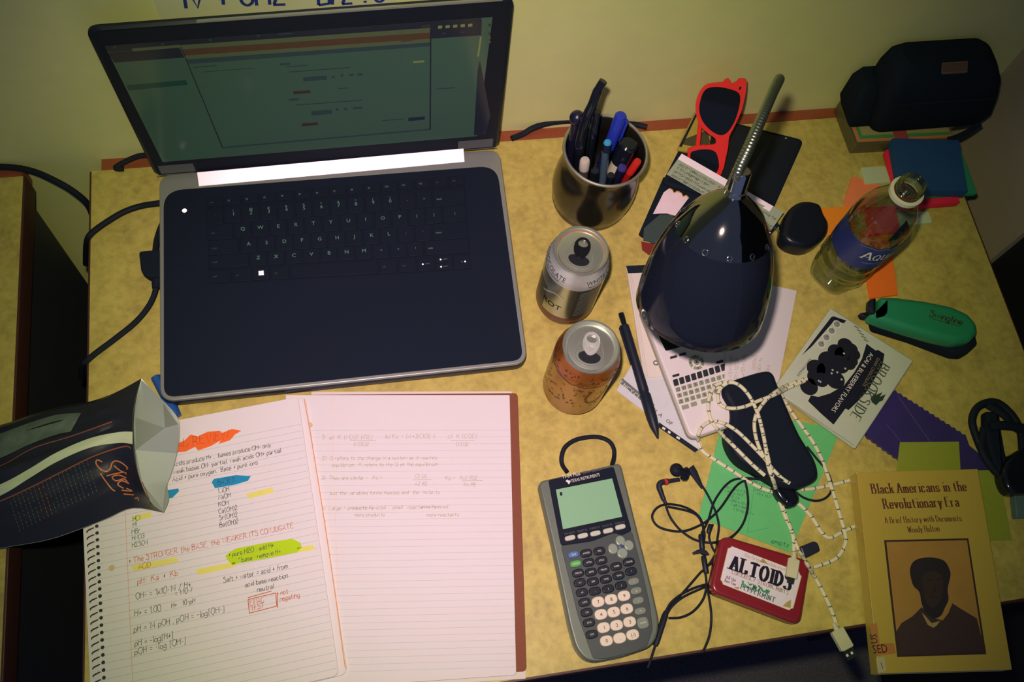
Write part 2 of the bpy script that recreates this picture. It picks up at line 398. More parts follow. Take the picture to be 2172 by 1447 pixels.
# keyboard: rows of keys between the measured corners
kc = bil(at(436, 421, 2.2), at(985, 371, 2.2), at(1000, 572, 2.2), at(443, 603, 2.2))
M_key = mat('keycap_black', (26, 34, 47), .5, var=.02, spec=.06)
M_leg = mat('key_legend_lit', (92, 140, 116), .6, emit=.08)
M_legd = mat('key_legend_dim', (62, 74, 84), .7)
ROWS = [(0.0, .115, ['esc'] + ['f%d' % i for i in range(1, 13)] + ['ins', 'del'], [1] * 15),
        (.135, .20, ['`'] + list('1234567890-=') + ['back'], [1] * 13 + [2]), (.315, .20, ['tab'] + list('QWERTYUIOP[]') + ['|'], [1.5] + [1] * 12 + [1.5]),
        (.495, .195, ['caps'] + list('ASDFGHJKL') + [':', "'", 'enter'], [1.8] + [1] * 11 + [2.2]), (.67, .17, ['shift'] + list('ZXCVBNM') + ['<', '>', '?', 'shift'], [2.3] + [1] * 10 + [2.7]),
        (.84, .16, ['ctrl', 'fn', 'win', 'alt', '', 'alt', 'ctrl', 'left', 'up', 'right'], [1.3, 1.1, 1, 1.1, 5, 1.1, 1.1, 1.05, 1.05, 1.05])]
kb = thing('keyboard', '', '', (27, -16, 0)); del kb['label']; del kb['category']
bpy.data.objects.remove(kb)
mb = MB(); mb.prism([kc(0, 0), kc(1, 0), kc(1, 1), kc(0, 1)], 2.14, 2.185, mat('keyboard_well', (25, 32, 45), .7, spec=.05)); kbd = mb.build('keyboard', lap)
kbd['_o'] = lap['_o']
for t0, th, names, ws in ROWS:
    tot = sum(ws); x = 0.0
    for nme, wk in zip(names, ws):
        a, b = x / tot + .004, (x + wk) / tot - .004; x += wk
        sub = [(t0 + .012, t0 + th - .012)]
        if nme == 'up': sub = [(t0 + .01, t0 + th / 2 - .004), (t0 + th / 2 + .004, t0 + th - .01)]
        for (ta, tb) in sub:
            mb = MB(); q = rounded([kc(a, ta), kc(b, ta), kc(b, tb), kc(a, tb)], .15, 3)
            mb.prism(q, 2.19, 2.30, M_key, .04)
            c = kc((a + b) / 2, (ta + tb) / 2); xd = kc(1, .5) - kc(0, .5)
            if len(nme) == 1:
                mb.text(nme, .62 if nme.isalnum() else .42, M_leg, flatmap(Vector((c.x, c.y - .05, 2.306)), xd), 'C')
                if nme.isdigit(): mb.text('!@#$%^&*()'['1234567890'.index(nme)], .42, M_leg, flatmap(Vector((c.x, c.y + .45, 2.306)), xd), 'C')
            elif nme == 'win':
                for i in (0, 1):
                    for j in (0, 1): mb.poly([Vector((c.x - .27 + i * .28 + k[0], c.y - .2 + j * .28 + k[1], 2.306)) for k in ((0, 0), (.25, 0), (.25, .25), (0, .25))], mat('lit_white_lamp', (255, 236, 240)))
            elif nme in ('left', 'up', 'right'):
                mb.lathe([(0, .02), (.1, 0)], mat('lit_white_lamp', (255, 236, 240)), (c.x - (.35 if nme != 'right' else -.35), c.y, 2.306), n=8); mb.strip([(c.x - .1, c.y), (c.x + .4 if nme != 'right' else c.x + .1, c.y + .03)], .12, M_legd, lambda X, Y: Vector((X, Y, 2.306)))
            elif nme: mb.text(nme, .32, M_leg if nme in ('enter', 'shift', 'back') and a > .4 or nme[0] == 'f' and len(nme) < 4 and nme != 'fn' else M_legd, flatmap(kc(a + .012, ta + (tb - ta) * .6) + Vector((0, 0, .106)), xd))
            mb.build('key', kbd)
# lid
LB0, LB1, LT1, LT0 = V(7.7, -3.0, 2.7), V(46.4, -2.55, 2.7), V(45.95, -1.35, 25.25), V(6.75, -1.75, 24.35)
LN0 = (LB1 - LB0).cross(LT0 - LB0).normalized()
LT1 = onplane(1092, -3, LB0, LN0); LT0 = onplane(178, 64, LB0, LN0)
lm = bil(LB0, LB1, LT1, LT0); LN = (LB1 - LB0).cross(LT0 - LB0).normalized()
LN = -LN if LN.y > 0 else LN              # towards the sitter
def lidslab(mb, o, d0, d1, m, mtop=None, bev=.0):
    cc = sum(o, Vector()) / len(o); rs = [[p - LN * d1 for p in o], [p - LN * d0 for p in o]]
    if bev: rs = [[p * (1 - bev / 12) + cc * bev / 12 - LN * d1 for p in o]] + [[p - LN * (d1 - bev) for p in o]] + [[p - LN * (d0 + bev) for p in o]] + [[p * (1 - bev / 12) + cc * bev / 12 - LN * d0 for p in o]]
    return mb.rings(rs, m, mtop=mtop)
lo = rounded([lm(0, 0), lm(1, 0), lm(1, 1), lm(0, 1)], [.6, .6, 1.3, 1.3], 7)
mb = MB(); lidslab(mb, lo, 0.06, .85, M_lapb, bev=.25)
lid = mb.build('lid', lap); lid['_o'] = lap['_o']
lo2 = rounded([lm(.01, .0), lm(.99, .0), lm(.99, .985), lm(.01, .985)], [.5, .5, 1.1, 1.1], 7)
mb = MB(); lidslab(mb, lo2, 0.0, .12, mat('bezel_black', (26, 33, 46), .4, spec=.15))
for s0, s1 in ((.005, .11), (.885, .995)): mb.prism([lm(s0, .003), lm(s1, .003), lm(s1, .06), lm(s0, .06)], 2.6, 2.62, M_rim)
for s0, s1 in ((.02, .115), (.875, .98)):
    mb.add([lm(s0, .01) + LN * .02, lm(s1, .01) + LN * .02, lm(s1, .075) + LN * .02, lm(s0, .075) + LN * .02], [[0, 1, 2, 3]], mat('corner_grey', (90, 94, 98), .5))
mb.build('bezel', lid)
def L(u, v, e=.0): return onplane(u, v, LB0 + LN * (.02 + e), LN)
def lq(mb, pts, m, e): mb.poly([L(a, b, e) for a, b in pts], m)
M_scr = mat('dim_lcd', (66, 96, 84), .16, var=.01, emit=.05, spec=.5)
mb = MB(); lq(mb, [(222, 97), (1045, 36), (1012, 289), (345, 344)], M_scr, 0)
scr = mb.build('screen', lid); scr['label'] = 'dim glowing display showing a web page and toolbars'
SD = mat('screen_dark', (38, 44, 58), .2, emit=.04); SB = mat('screen_brown', (84, 64, 50), .2, emit=.05); SO = mat('screen_olive', (84, 98, 72), .2, emit=.06)
ST = mat('screen_teal', (52, 72, 78), .2, emit=.05); SL = mat('screen_pale', (116, 132, 84), .2, emit=.1); SR = mat('screen_rust', (66, 52, 54), .2, emit=.05)
mb = MB()
lq(mb, [(222, 97), (1022, 38), (1018, 56), (230, 111)], SD, .006); lq(mb, [(228, 112), (380, 100), (391, 122), (243, 133)], SD, .006)
lq(mb, [(279, 103), (380, 95), (382, 101), (282, 109)], SO, .009); lq(mb, [(380, 96), (913, 59), (913, 70), (385, 106)], SO, .009)
lq(mb, [(385, 105), (913, 69), (913, 82), (392, 118)], SB, .012); lq(mb, [(392, 118), (913, 82), (913, 90), (396, 126)], SO, .009)
lq(mb, [(396, 126), (913, 90), (913, 98), (400, 136)], ST, .012)
lq(mb, [(268, 181), (395, 170), (398, 180), (273, 192)], mat('screen_green', (34, 74, 70), .2, emit=.04), .009)
lq(mb, [(914, 52), (1022, 43), (1021, 75), (914, 82)], SD, .009)
for i, u in enumerate((934, 950, 966, 982, 998)): lq(mb, [(u - 5, 55 - i), (u + 4, 54 - i), (u + 4, 60 - i), (u - 5, 61 - i)], SL, .013)
for k in (0, 1): lq(mb, [(936 + 40 * k, 71 - 3 * k), (946 + 40 * k, 70 - 3 * k), (946 + 40 * k, 72 - 3 * k), (936 + 40 * k, 73 - 3 * k)], ST, .013)
lq(mb, [(894, 54), (912, 52), (912, 57), (894, 59)], SR, .013)
lq(mb, [(383, 100), (385, 100), (473, 313), (471, 314)], SD, .015); lq(mb, [(912, 62), (915, 62), (914, 275), (911, 275)], SD, .015); lq(mb, [(470, 312), (912, 273), (912, 276), (471, 315)], ST, .015)
lq(mb, [(1022, 78), (1018, 78), (1012, 120), (1016, 120)], SL, .012)
lq(mb, [(1018, 128), (1040, 245), (1030, 285), (1005, 287), (1013, 150)], SD, .01)  # dark wedge painted in for a reflection on the display
lq(mb, [(876, 130), (900, 128), (900, 132), (876, 134)], SL, .012); lq(mb, [(866, 250), (901, 247), (901, 254), (866, 257)], mat('screen_navy', (38, 48, 70), .2, emit=.05), .012)
for (u, v, n_, mm, h) in ((593, 135, 22, ST, 4), (607, 141, 45, ST, 2), (612, 152, 130, ST, 2), (643, 164, 50, ST, 9), (704, 161, 6, ST, 5), (722, 158, 6, ST, 5), (740, 157, 10, ST, 5), (758, 156, 10, ST, 5),
                        (622, 194, 36, SR, 6), (612, 210, 22, ST, 4), (628, 222, 140, ST, 2), (718, 187, 20, ST, 2), (660, 236, 44, ST, 9), (712, 230, 6, ST, 5), (730, 229, 6, ST, 5), (748, 228, 20, ST, 4), (640, 262, 34, SR, 6), (810, 255, 45, ST, 2),
                        (410, 142, 50, ST, 2), (430, 152, 110, ST, 1.5), (590, 72, 30, ST, 2), (925, 188, 40, ST, 2), (850, 87, 25, ST, 2)):
    lq(mb, [(u, v), (u + n_, v - n_ * .075), (u + n_ + .5, v - n_ * .075 + h), (u + .5, v + h)], mm, .014)
for u, v in ((342, 92), (443, 83), (545, 74), (240, 99)): lq(mb, [(u, v), (u + 6, v), (u + 5, v + 4), (u + 1, v + 4)], ST, .013)
lq(mb, [(388, 300), (395, 299), (396, 305), (389, 306)], SO, .013)
for j in range(6): lq(mb, [(1036, 42 + 9 * j), (1041, 42 + 9 * j), (1041, 46 + 9 * j), (1036, 46 + 9 * j)], SR if j in (1, 3) else SO, .012)
mb.build('screen_content_and_reflection', lid)
mb = MB(); lidslab(mb, [p + LN * 0 for p in [lm(.25, .995), lm(.97, .993), lm(.97, 1.004), lm(.25, 1.004)]], -.03, .2, M_rim); mb.build('lid_edge_trim', lid)

# ------------------------------------------------------------------ laptop leads
def cable(name, pts, r, label, m=M_rub, extra=None, cat='cable', k=8):
    P = cr([at(a, b, z) for a, b, z in pts], k); mb = MB(); mb.tube(P, r, m, 10)
    if extra: extra(mb)
    return tag(mb.build(name, loc=P[0]), label, cat)
cable('charging_cable', [(352, 428, .9), (338, 431, .9), (300, 437, .5), (262, 450, .45), (225, 472, .45), (200, 490, .5), (188, 503, 0.2), (183, 522, -2.5), (182, 560, -9)], .34, 'thick black cable running from the laptop side off the desk edge, above the square plug')
t = thing('adapter_plug', 'square black plug in the left side of the laptop with two leads', 'plug', at(320, 560, 0))
mb = MB(); a = ats([(295, 535), (345, 530), (346, 589), (316, 590), (300, 578)], 1.5); mb.prism(rounded(a, .35, 4), .5, 1.75, M_blkm, .2, bb=.2); mb.build('plug_body', t)
mb = MB(); mb.tube(cr([at(*q) for q in ((333, 575, 1.0), (332, 600, .9), (327, 626, .6), (312, 655, .4), (285, 686, .35), (240, 722, .35), (205, 748, .35), (186, 764, .35), (176, 774, -.6), (172, 800, -5))]), .32, M_rub, 10); mb.tube([at(333, 585, .95), at(331, 612, .85)], [.62, .42], M_blkm, 12); mb.build('cord', t)
mb = MB(); mb.tube(cr([at(*q) for q in ((330, 534, 1.2), (332, 515, 1.0), (337, 496, .8), (343, 480, .6), (349, 470, .5))]), .36, M_rub, 10); mb.build('cord', t)
cable('lead', [(262, 358, .3), (245, 356, .35), (272, 340, .7), (300, 330, .9), (330, 332, .6), (360, 350, .4)], .32, 'short black lead curling out behind the left corner of the laptop lid')
cable('wire', [(-40, 356, .4), (0, 354, .5), (40, 357, .45), (75, 365, .3), (110, 380, 0), (150, 402, -1), (185, 432, -3), (200, 470, -7)], .36, 'black wire drooping across the gap between the two desks')
cable('power_lead', [(1085, 294, .3), (1110, 284, .35), (1130, 272, .8), (1160, 262, 1.0), (1195, 257, 1.0), (1225, 257, .9), (1290, 262, .7), (1345, 264, .35), (1372, 270, .3)], .36, 'black lead arching along the back rail behind the pen cup')
# ------------------------------------------------------------------ right-hand stack: loose sheets, brown backed pad
from mathutils.bvhtree import BVHTree
o = ats([(660, 831), (1086, 830), (1116, 1440), (680, 1470)], .2)
mb = MB(); mb.prism(rounded(o, .15, 3), 0.01, .22, M_paper2, .03); tag(mb.build('paper_stack', loc=o[0]), 'stack of white sheets peeping out under the brown backed ruled pad', 'paper')
pad = thing('writing_pad', 'ruled pad with brown cover and pencilled answers, lying right of the spiral notebook', 'notepad', at(860, 1130, .2))
o = ats([(612, 838), (1098, 834), (1117, 1424), (668, 1462)], .4)
mb = MB(); mb.prism(rounded(o, .45, 4), .24, .42, mat('brown_card', (128, 72, 48), .75, var=.12, scale=300, bump=.2), .03); mb.build('cover', pad)
Z = .62
o = ats([(606, 838), (1081, 838), (1095, 1432), (655, 1462)], Z)
mb = MB(); ro = rounded(o, [0, .1, .35, 0], 4); mb.prism(ro, .44, Z, M_paper, .02)
TLb, TRb, BRb, BLb = o; xb = (TRb - TLb).normalized(); LIFT = Vector((0, 0, .012))
for k in range(36):
    a = at(650 + k * 2.6, 913 + k * 14.62, Z); b = at(1082.5 + k * .35, 912 + k * 14.35, Z); dd = (b - a)
    mb.add([a + LIFT, b + LIFT, b + LIFT + V(0, -.035, 0), a + LIFT + V(0, -.035, 0)], [[0, 1, 2, 3]], M_rule)
a, b = at(703, 840, Z), at(722, 1440, Z); mb.add([a + LIFT, a + LIFT + xb * .035, b + LIFT + xb * .035, b + LIFT], [[0, 1, 2, 3]], mat('pale_margin', (236, 206, 178), .8))
for u, v in ((657, 902),): mb.lathe([(0, .012), (.3, .012)], mat('hole_shade', (206, 186, 140), .8), at(u, v, Z), n=16)
def wr(mb, u, v, z, txt, size, m, xd, seed, wd=.04, sx=.8, jit=.45):
    hand(mb, txt, size * .92, m, flatmap(at(u, v, z), xd), jit, wd, .15, seed, sx)
for i, (u, v, t_, sz) in enumerate([(682, 932, '1)  a)  K [NO]2 [O2]', .5), (750, 946, '[NO2]2', .42), (818, 930, 'b) Kc = [A+][ClO2-]', .5), (950, 930, 'c)  K [CO2]', .5), (968, 946, '[CO]2', .42),
        (683, 976, '2)  Q refers to the change in a system as it reaches', .42), (704, 990, 'equilibrium.  K refers to the Q at the equilibrium', .42), (682, 1018, '3)  They are similar -   Kc =', .42), (880, 1014, 'C2 D2', .4), (880, 1030, 'A2 B2', .4), (945, 1018, 'Kp =   Pc2 PD2', .42), (984, 1032, 'PA PB', .4),
        (700, 1050, 'but the variables forms masses and  the  molarity', .42), (681, 1082, '4)  Large = products favored    small   reactants favored', .42), (752, 1096, 'more products', .4), (905, 1096, 'more reactants', .4), (682, 1112, '5)', .42)]):
    wr(mb, u, v, Z + .02, t_, sz, M_pencil, xb, i, .035, .8)
for u, v, n_ in ((742, 935, 52), (955, 935, 50), (876, 1018, 36), (980, 1020, 42), (744, 1078, 42), (893, 1076, 38)):
    mb.strip([(0, 0), (n_ / 19.5, 0)], .04, M_pencil, flatmap(at(u, v, Z + .02), xb))
mb.build('ruled_sheet', pad)

# ------------------------------------------------------------------ spiral notebook
nbk = thing('spiral_notebook', 'open spiral notebook with colour highlighted chemistry notes on its ruled page', 'notebook', at(450, 1200, 0))
ZA = 1.35
mb = MB(); o = ats([(168, 935), (648, 843), (737, 1430), (196, 1560)], .9); mb.prism(rounded(o, [.2, .5, .7, .2], 5), .64, .95, M_paper, .04)
a = [at(u, v, .97) for u, v in ((645, 846), (660, 930), (684, 1080), (708, 1240), (727, 1380), (733, 1418))]
mb.strip([(p.x, p.y) for p in cr(a, 5)], .09, mat('orange_edge', (226, 150, 84), .7), lambda x, y: V(x, y, .962)); mb.build('page_block', nbk)
qa = bil(at(186, 928, ZA), at(632, 842, ZA), at(719, 1433, ZA), at(214, 1548, ZA))
ro = rounded([at(186, 928, ZA), at(632, 842, ZA), at(719, 1433, ZA), at(214, 1548, ZA)], [.1, .5, .7, .1], 6)
mb = MB(); mb.prism(ro, 1.02, ZA, M_paper, .03); xa = (at(632, 842, ZA) - at(186, 928, ZA)).normalized(); ya = Vector((-xa.y, xa.x, 0))
for k in range(35):
    t_ = (3.0 + .715 * k) / 28.0; a, b = qa(.004, t_), qa(.996, t_)
    mb.add([a + LIFT, b + LIFT, b + LIFT - ya * .035, a + LIFT - ya * .035], [[0, 1, 2, 3]], mat('blue_rule', (168, 190, 206), .8, spec=.1))
a, b = qa(.155, .01), qa(.135, .99); mb.add([a + LIFT, a + LIFT + xa * .04, b + LIFT + xa * .04, b + LIFT], [[0, 1, 2, 3]], mat('red_margin', (226, 160, 130), .8, spec=.1))
HZ = Vector((0, 0, .016))
def hl(mb, pts, m, e=.016): mb.poly([at(u, v, ZA + e) for u, v in pts], m)
M_or = mat('orange_highlight', (246, 112, 52), .8, spec=.1); M_bl = mat('blue_highlight', (40, 146, 190), .8, spec=.1)
M_ye = mat('yellow_highlight', (228, 224, 120), .8, spec=.1); M_gr = mat('green_highlight', (184, 220, 40), .8, spec=.1)
hl(mb, [(372, 960), (374, 942), (392, 934), (404, 922), (420, 926), (440, 916), (466, 914), (470, 919), (492, 910), (512, 914), (498, 922), (488, 934), (464, 942), (468, 934), (448, 946), (420, 956), (414, 948), (394, 958)], M_or)
hl(mb, [(449, 1023), (454, 1016), (500, 1008), (532, 1010), (526, 1020), (500, 1028), (456, 1036)], M_bl); hl(mb, [(352, 1050), (356, 1040), (378, 1036), (380, 1042), (366, 1056), (354, 1058)], M_bl)
hl(mb, [(522, 1048), (576, 1034), (582, 1044), (528, 1058)], M_ye); hl(mb, [(280, 1096), (318, 1086), (324, 1096), (282, 1106)], M_ye); hl(mb, [(278, 1200), (374, 1182), (380, 1192), (284, 1212)], M_ye)
hl(mb, [(416, 1208), (498, 1192), (502, 1202), (420, 1220)], M_ye); hl(mb, [(630, 1162), (664, 1156), (668, 1166), (632, 1172)], M_ye)
hl(mb, [(478, 1180), (486, 1172), (500, 1164), (560, 1152), (620, 1143), (638, 1152), (640, 1162), (630, 1172), (560, 1186), (492, 1198), (484, 1190)], M_gr)
I2 = M_ink; R2 = M_red; M_gk = mat('green_ink', (60, 120, 70), .7, spec=.1)
for i, (u, v, t_, sz, m) in enumerate([(374, 952, 'AL REVIEW', 1.0, mat('rust_ink', (176, 60, 30), .8)), (366, 990, 'Acids produce H+ ,  bases produce OH- only', .5, I2), (368, 1006, 'weak bases OH- partial, weak acids OH+ partial', .5, I2), (366, 1022, 'Acid + pure oxygen.  Base + pure ions', .5, I2),
        (462, 1029, 'BASES', .55, mat('navy_ink', (40, 60, 120), .7)), (464, 1046, 'LiOH', .5, I2), (464, 1060, 'NaOH', .5, I2), (464, 1075, 'KOH', .5, I2), (464, 1090, 'Ca(OH)2', .5, I2), (465, 1104, 'Sr(OH)2', .5, I2), (466, 1119, 'Ba(OH)2', .5, I2),
        (282, 1106, 'HCl', .5, M_gk), (282, 1118, 'HI', .5, M_gk), (280, 1133, 'HBr', .5, M_gk), (280, 1147, 'HNO3', .5, M_gk), (280, 1162, 'H2SO4', .5, M_gk),
        (274, 1196, '* The STRONGER the BASE, the WEAKER ITS CONJUGATE', .58, R2), (294, 1208, 'ACID', .55, R2), (292, 1240, 'pH:  Ka  *  Kb', .62, R2), (486, 1182, '* pure H2O : add H+', .5, I2), (505, 1194, '" base : remove H+', .5, I2),
        (474, 1236, 'Salt + water = acid + from', .52, I2), (520, 1246, 'acid base reaction', .5, I2), (546, 1256, 'neutral', .5, I2), (288, 1272, 'OH- = 1x10-14 / H+', .62, I2), (372, 1264, '= 1.10-7', .5, I2), (286, 1308, 'H+ = 1.00', .6, I2), (364, 1290, 'H+ : 10-pH', .5, I2),
        (284, 1342, 'pH = 14 pOH , pOH = -log[OH-]', .62, I2), (286, 1372, 'pH = -log[H+]', .6, I2), (286, 1390, 'pOH = -log [OH-]', .62, I2), (530, 1284, 'FINAL', .5, R2), (532, 1296, 'TEST', .5, R2), (588, 1264, '* not', .5, R2), (594, 1276, 'negating', .5, R2)]):
    wr(mb, u, v, ZA + .024, t_, sz, m, xa, i + 50, .045, .68, .5)
for q in ([(526, 1272), (585, 1258)], [(585, 1258), (587, 1286)], [(587, 1286), (529, 1301)], [(529, 1301), (526, 1272)], [(526, 1268), (576, 1254)], [(588, 1262), (589, 1290)]):
    a, b = (at(u, v, ZA + .024) for u, v in q); mb.strip([(a.x, a.y), (b.x, b.y)], .07, R2, lambda x, y: V(x, y, ZA + .024))
for k in range(40):
    c = qa(.022, .04 + k * .0243); mb.lathe([(0, .014), (.17, .014)], mat('punched_hole_dark', (44, 48, 58), .8), c, n=10)
c = at(237, 1205, ZA); mb.lathe([(0, .014), (.28, .014)], mat('hole_shade', (206, 186, 140), .8), c, n=14)
mb.build('ruled_page', nbk)
mb = MB(); N_ = 40; sp = []
for k in range(N_ * 10):
    f_ = k / 10.0; c = qa(-.004, .04 + f_ * .0243); th = 2 * pi * f_
    sp.append(c + xa * (.5 * cos(th)) + Vector((0, 0, .52 * sin(th) - .45)))
mb.tube(sp, .06, mat('black_coil_wire', (38, 42, 54), .4), 6); mb.build('spiral_binding', nbk)

# ------------------------------------------------------------------ black foil snack bag, mouth towards the notebook
bag = thing('snack_bag', 'black snack bag lying on its side across the left desk edge, silver mouth open', 'bag', at(180, 1000, 0))
def curve(pts, n): 
    c = cr([at(*q) for q in pts], 12); Ls = [0]
    for i in range(1, len(c)): Ls.append(Ls[-1] + (c[i] - c[i - 1]).length)
    o = []
    for k in range(n + 1):
        s = Ls[-1] * k / n; i = max(1, next((i for i, l in enumerate(Ls) if l >= s - 1e-9), len(Ls) - 1)); f_ = (s - Ls[i - 1]) / max(1e-9, Ls[i] - Ls[i - 1])
        o.append(c[i - 1].lerp(c[i], f_))
    return o
NT = 24
mouth = curve([(300, 803, 4.0), (286, 850, 5.4), (281, 905, 6.2), (286, 975, 6.2), (301, 1030, 5.2), (322, 1068, 3.6), (347, 1087, 2.2)], NT)
lip = curve([(300, 803, 4.0), (338, 842, 3.4), (370, 876, 2.6), (381, 902, 2.2), (376, 960, 1.8), (363, 1008, 1.6), (354, 1030, 1.7), (359, 1058, 2.0), (347, 1087, 2.2)], NT)
SEC = [((246, 832), (282, 1078), 4.2, 1.7, 3.0), ((190, 852), (228, 1100), 4.2, 1.7, 2.9), ((130, 862), (172, 1122), 4.0, 1.6, 2.8), ((60, 882), (100, 1146), 3.6, 1.5, 2.7), ((0, 902), (0, 1164), 3.2, 1.4, 2.4), ((-160, 940), (-150, 1196), 1.6, 1.0, .4)]
up = [mouth]; lo_ = [lip]
for tp, bt, zt, zb, bu in SEC:
    A, B = at(*tp, zt), at(*bt, zb)
    up.append([A.lerp(B, k / NT) + V(0, 0, bu * sin(pi * k / NT) ** .8 + .12 * sin(k * 1.9)) for k in range(NT + 1)])
    lo_.append([A.lerp(B, k / NT) + V(0, 0, -(A.lerp(B, k / NT).z - 1.55) * sin(pi * k / NT) ** .45) for k in range(NT + 1)])
def sm_(rows, k=4):
    cols = [cr([r[j] for r in rows], k) for j in range(len(rows[0]))]
    return [[c[i] for c in cols] for i in range(len(cols[0]))]
U_, L_ = sm_(up), sm_(lo_)
random.seed(4)
M_bag = mat('black_foil_print', (33, 36, 48), .36, var=.05, bump=.3, scale=60); M_sil = mat('matt_silver_foil', (200, 214, 202), .36, .6, var=.06, scale=40)
def flatgrid(mb, rows, m):
    n = len(rows[0]); return mb.add([p for r in rows for p in r], [[i * n + j, i * n + j + 1, (i + 1) * n + j + 1, (i + 1) * n + j] for i in range(len(rows) - 1) for j in range(n - 1)], m)
mb = MB(); flatgrid(mb, U_, M_bag); flatgrid(mb, [[p - V(0, 0, .06) for p in r] for r in U_], M_sil)
bv = BVHTree.FromPolygons([tuple(p) for r in U_ for p in r], [[i * (NT + 1) + j, i * (NT + 1) + j + 1, (i + 1) * (NT + 1) + j + 1, (i + 1) * (NT + 1) + j] for i in range(len(U_) - 1) for j in range(NT)])
def onbag(u, v, e=.03):
    d = (ROT @ Vector(((u - CW / 2) / F, -(v - CH / 2) / F, -1))).normalized(); h = bv.ray_cast(CAM, d)
    return (h[0] - d * e) if h[0] else at(u, v, 5)
def decal(mb, ptsA, ptsB, m, e=.1):
    a = cr([V(*q, 0) for q in ptsA], 6); b = cr([V(*q, 0) for q in ptsB], 6)
    n = len(a); K = 4; rows = [[onbag(*(p.lerp(q, k / K)).xy, e) for p, q in zip(a, b)] for k in range(K + 1)]
    flatgrid(mb, rows, m)
M_bw = mat('greenish_white_print', (196, 208, 176), .5, var=.1, scale=30); M_bgy = mat('grey_photo_print', (96, 112, 104), .5, var=.5, scale=90); M_br = mat('rust_line', (140, 76, 56), .6)
decal(mb, [(-120, 1078), (0, 1028), (60, 996), (120, 960), (190, 930), (250, 917), (281, 916)], [(-120, 1104), (0, 1052), (60, 1016), (120, 980), (190, 950), (250, 940), (281, 942)], M_bw)
decal(mb, [(-120, 1032), (0, 988), (70, 950), (150, 925), (238, 893)], [(-120, 1034), (0, 990), (70, 952), (150, 927), (238, 896)], M_br)
decal(mb, [(-120, 1110), (0, 1062), (70, 1030), (130, 1000), (200, 966), (262, 946), (278, 950)], [(-120, 1113), (0, 1065), (70, 1033), (130, 1003), (200, 969), (262, 949), (278, 953)], M_br)
decal(mb, [(-100, 956), (0, 920), (60, 898), (120, 880), (172, 876)], [(-100, 1010), (0, 972), (60, 944), (120, 922), (150, 916)], M_bgy)
decal(mb, [(300, 1022), (310, 1046), (318, 1072)], [(302, 1021), (312, 1046), (320, 1072)], M_br)
M_st = mat('orange_script', (206, 124, 70), .5)
def bagstroke(pts, wd, m=M_st):
    a = cr([V(*q, 0) for q in pts], 6); n = len(a); l_, r_ = [], []
    for i in range(n):
        t_ = (a[min(i + 1, n - 1)] - a[max(i - 1, 0)]).normalized(); q = V(-t_.y, t_.x, 0) * wd / 2; l_.append(a[i] + q); r_.append(a[i] - q)
    vs = [onbag(p.x, p.y, .05) for p in l_ + r_]; mb.add(vs, [[i, i + 1, n + i + 1, n + i] for i in range(n - 1)], m)
for q in ([(217, 980), (206, 976), (204, 984), (214, 996), (226, 1000), (234, 994), (238, 982), (246, 978), (258, 982), (270, 992), (268, 996)], [(226, 1010), (240, 1006), (262, 1002), (268, 1006)], [(242, 988), (254, 998), (268, 1004)], [(268, 1014), (252, 1008), (238, 1012), (246, 1020), (262, 1016), (270, 1022)], [(274, 1026), (258, 1020), (250, 1028), (262, 1036)], [(268, 1036), (280, 1042), (258, 1040)], [(262, 1048), (284, 1050)], [(286, 1058), (292, 1056), (294, 1062)], [(213, 1004), (222, 1018), (236, 1036), (244, 1042)]): bagstroke(q, 2.6)
M_fine = mat('fine_grey_print', (74, 84, 88), .6)
for r in range(20):
    u0 = 20 + r * 8.6; v0 = 1058 - r * 4.4
    for k in range(9):
        if (r * 7 + k * 5) % 11 == 0: continue
        bagstroke([(u0 + k * 2.6, v0 + 8 * k), (u0 + k * 2.6 + 1.6, v0 + 8 * k + 5)], 1.6, mat('rust_line', (140, 76, 56)) if r in (7, 8) else M_fine)
M_hot = mat('shiny_crease_foil', (250, 230, 245), .18, .9)
mb.build('front_panel', bag)
mb = MB(); flatgrid(mb, L_, M_sil); flatgrid(mb, [[p - V(0, 0, .05) for p in r] for r in L_], M_bag); 
mb.build('back_panel', bag)
mb = MB(); R_ = [at(284, 890, 4.6), at(352, 908, 2.9), at(291, 958, 4.4)]
cen = at(378, 904, 2.4)
mb.add([at(300, 806, 4.0), at(346, 856, 3.3), at(378, 900, 2.55), at(350, 908, 4.0), at(287, 886, 3.2), at(288, 955, 3.2), at(375, 962, 2.2), at(361, 1012, 2.0), at(303, 1028, 3.2), at(352, 1034, 2.2), at(345, 1080, 2.3)],
       [[0, 1, 3, 4], [1, 2, 3], [4, 3, 5], [3, 2, 6, 5], [5, 6, 7, 8], [8, 7, 9, 10]], M_sil)
mb.build('silver_lining', bag, angle=.2)
pn = [at(364, 868, 1.0), at(371, 876, 1.0), at(381, 892, 1.0)]
t = thing('highlighter', 'blue highlighter tip poking out behind the silver mouth of the black bag', 'pen', at(350, 850, 0))
mb = MB(); mb.tube([at(330, 800, .55), at(352, 842, .55)], [.5, .5], mat('blue_barrel', (40, 90, 160), .4), 14); mb.tube([at(352, 842, .55), at(358, 850, .55), at(374, 884, .55)], [.5, .62, .55], mat('blue_cap', (36, 90, 170), .35), 14); mb.build('cap', t)
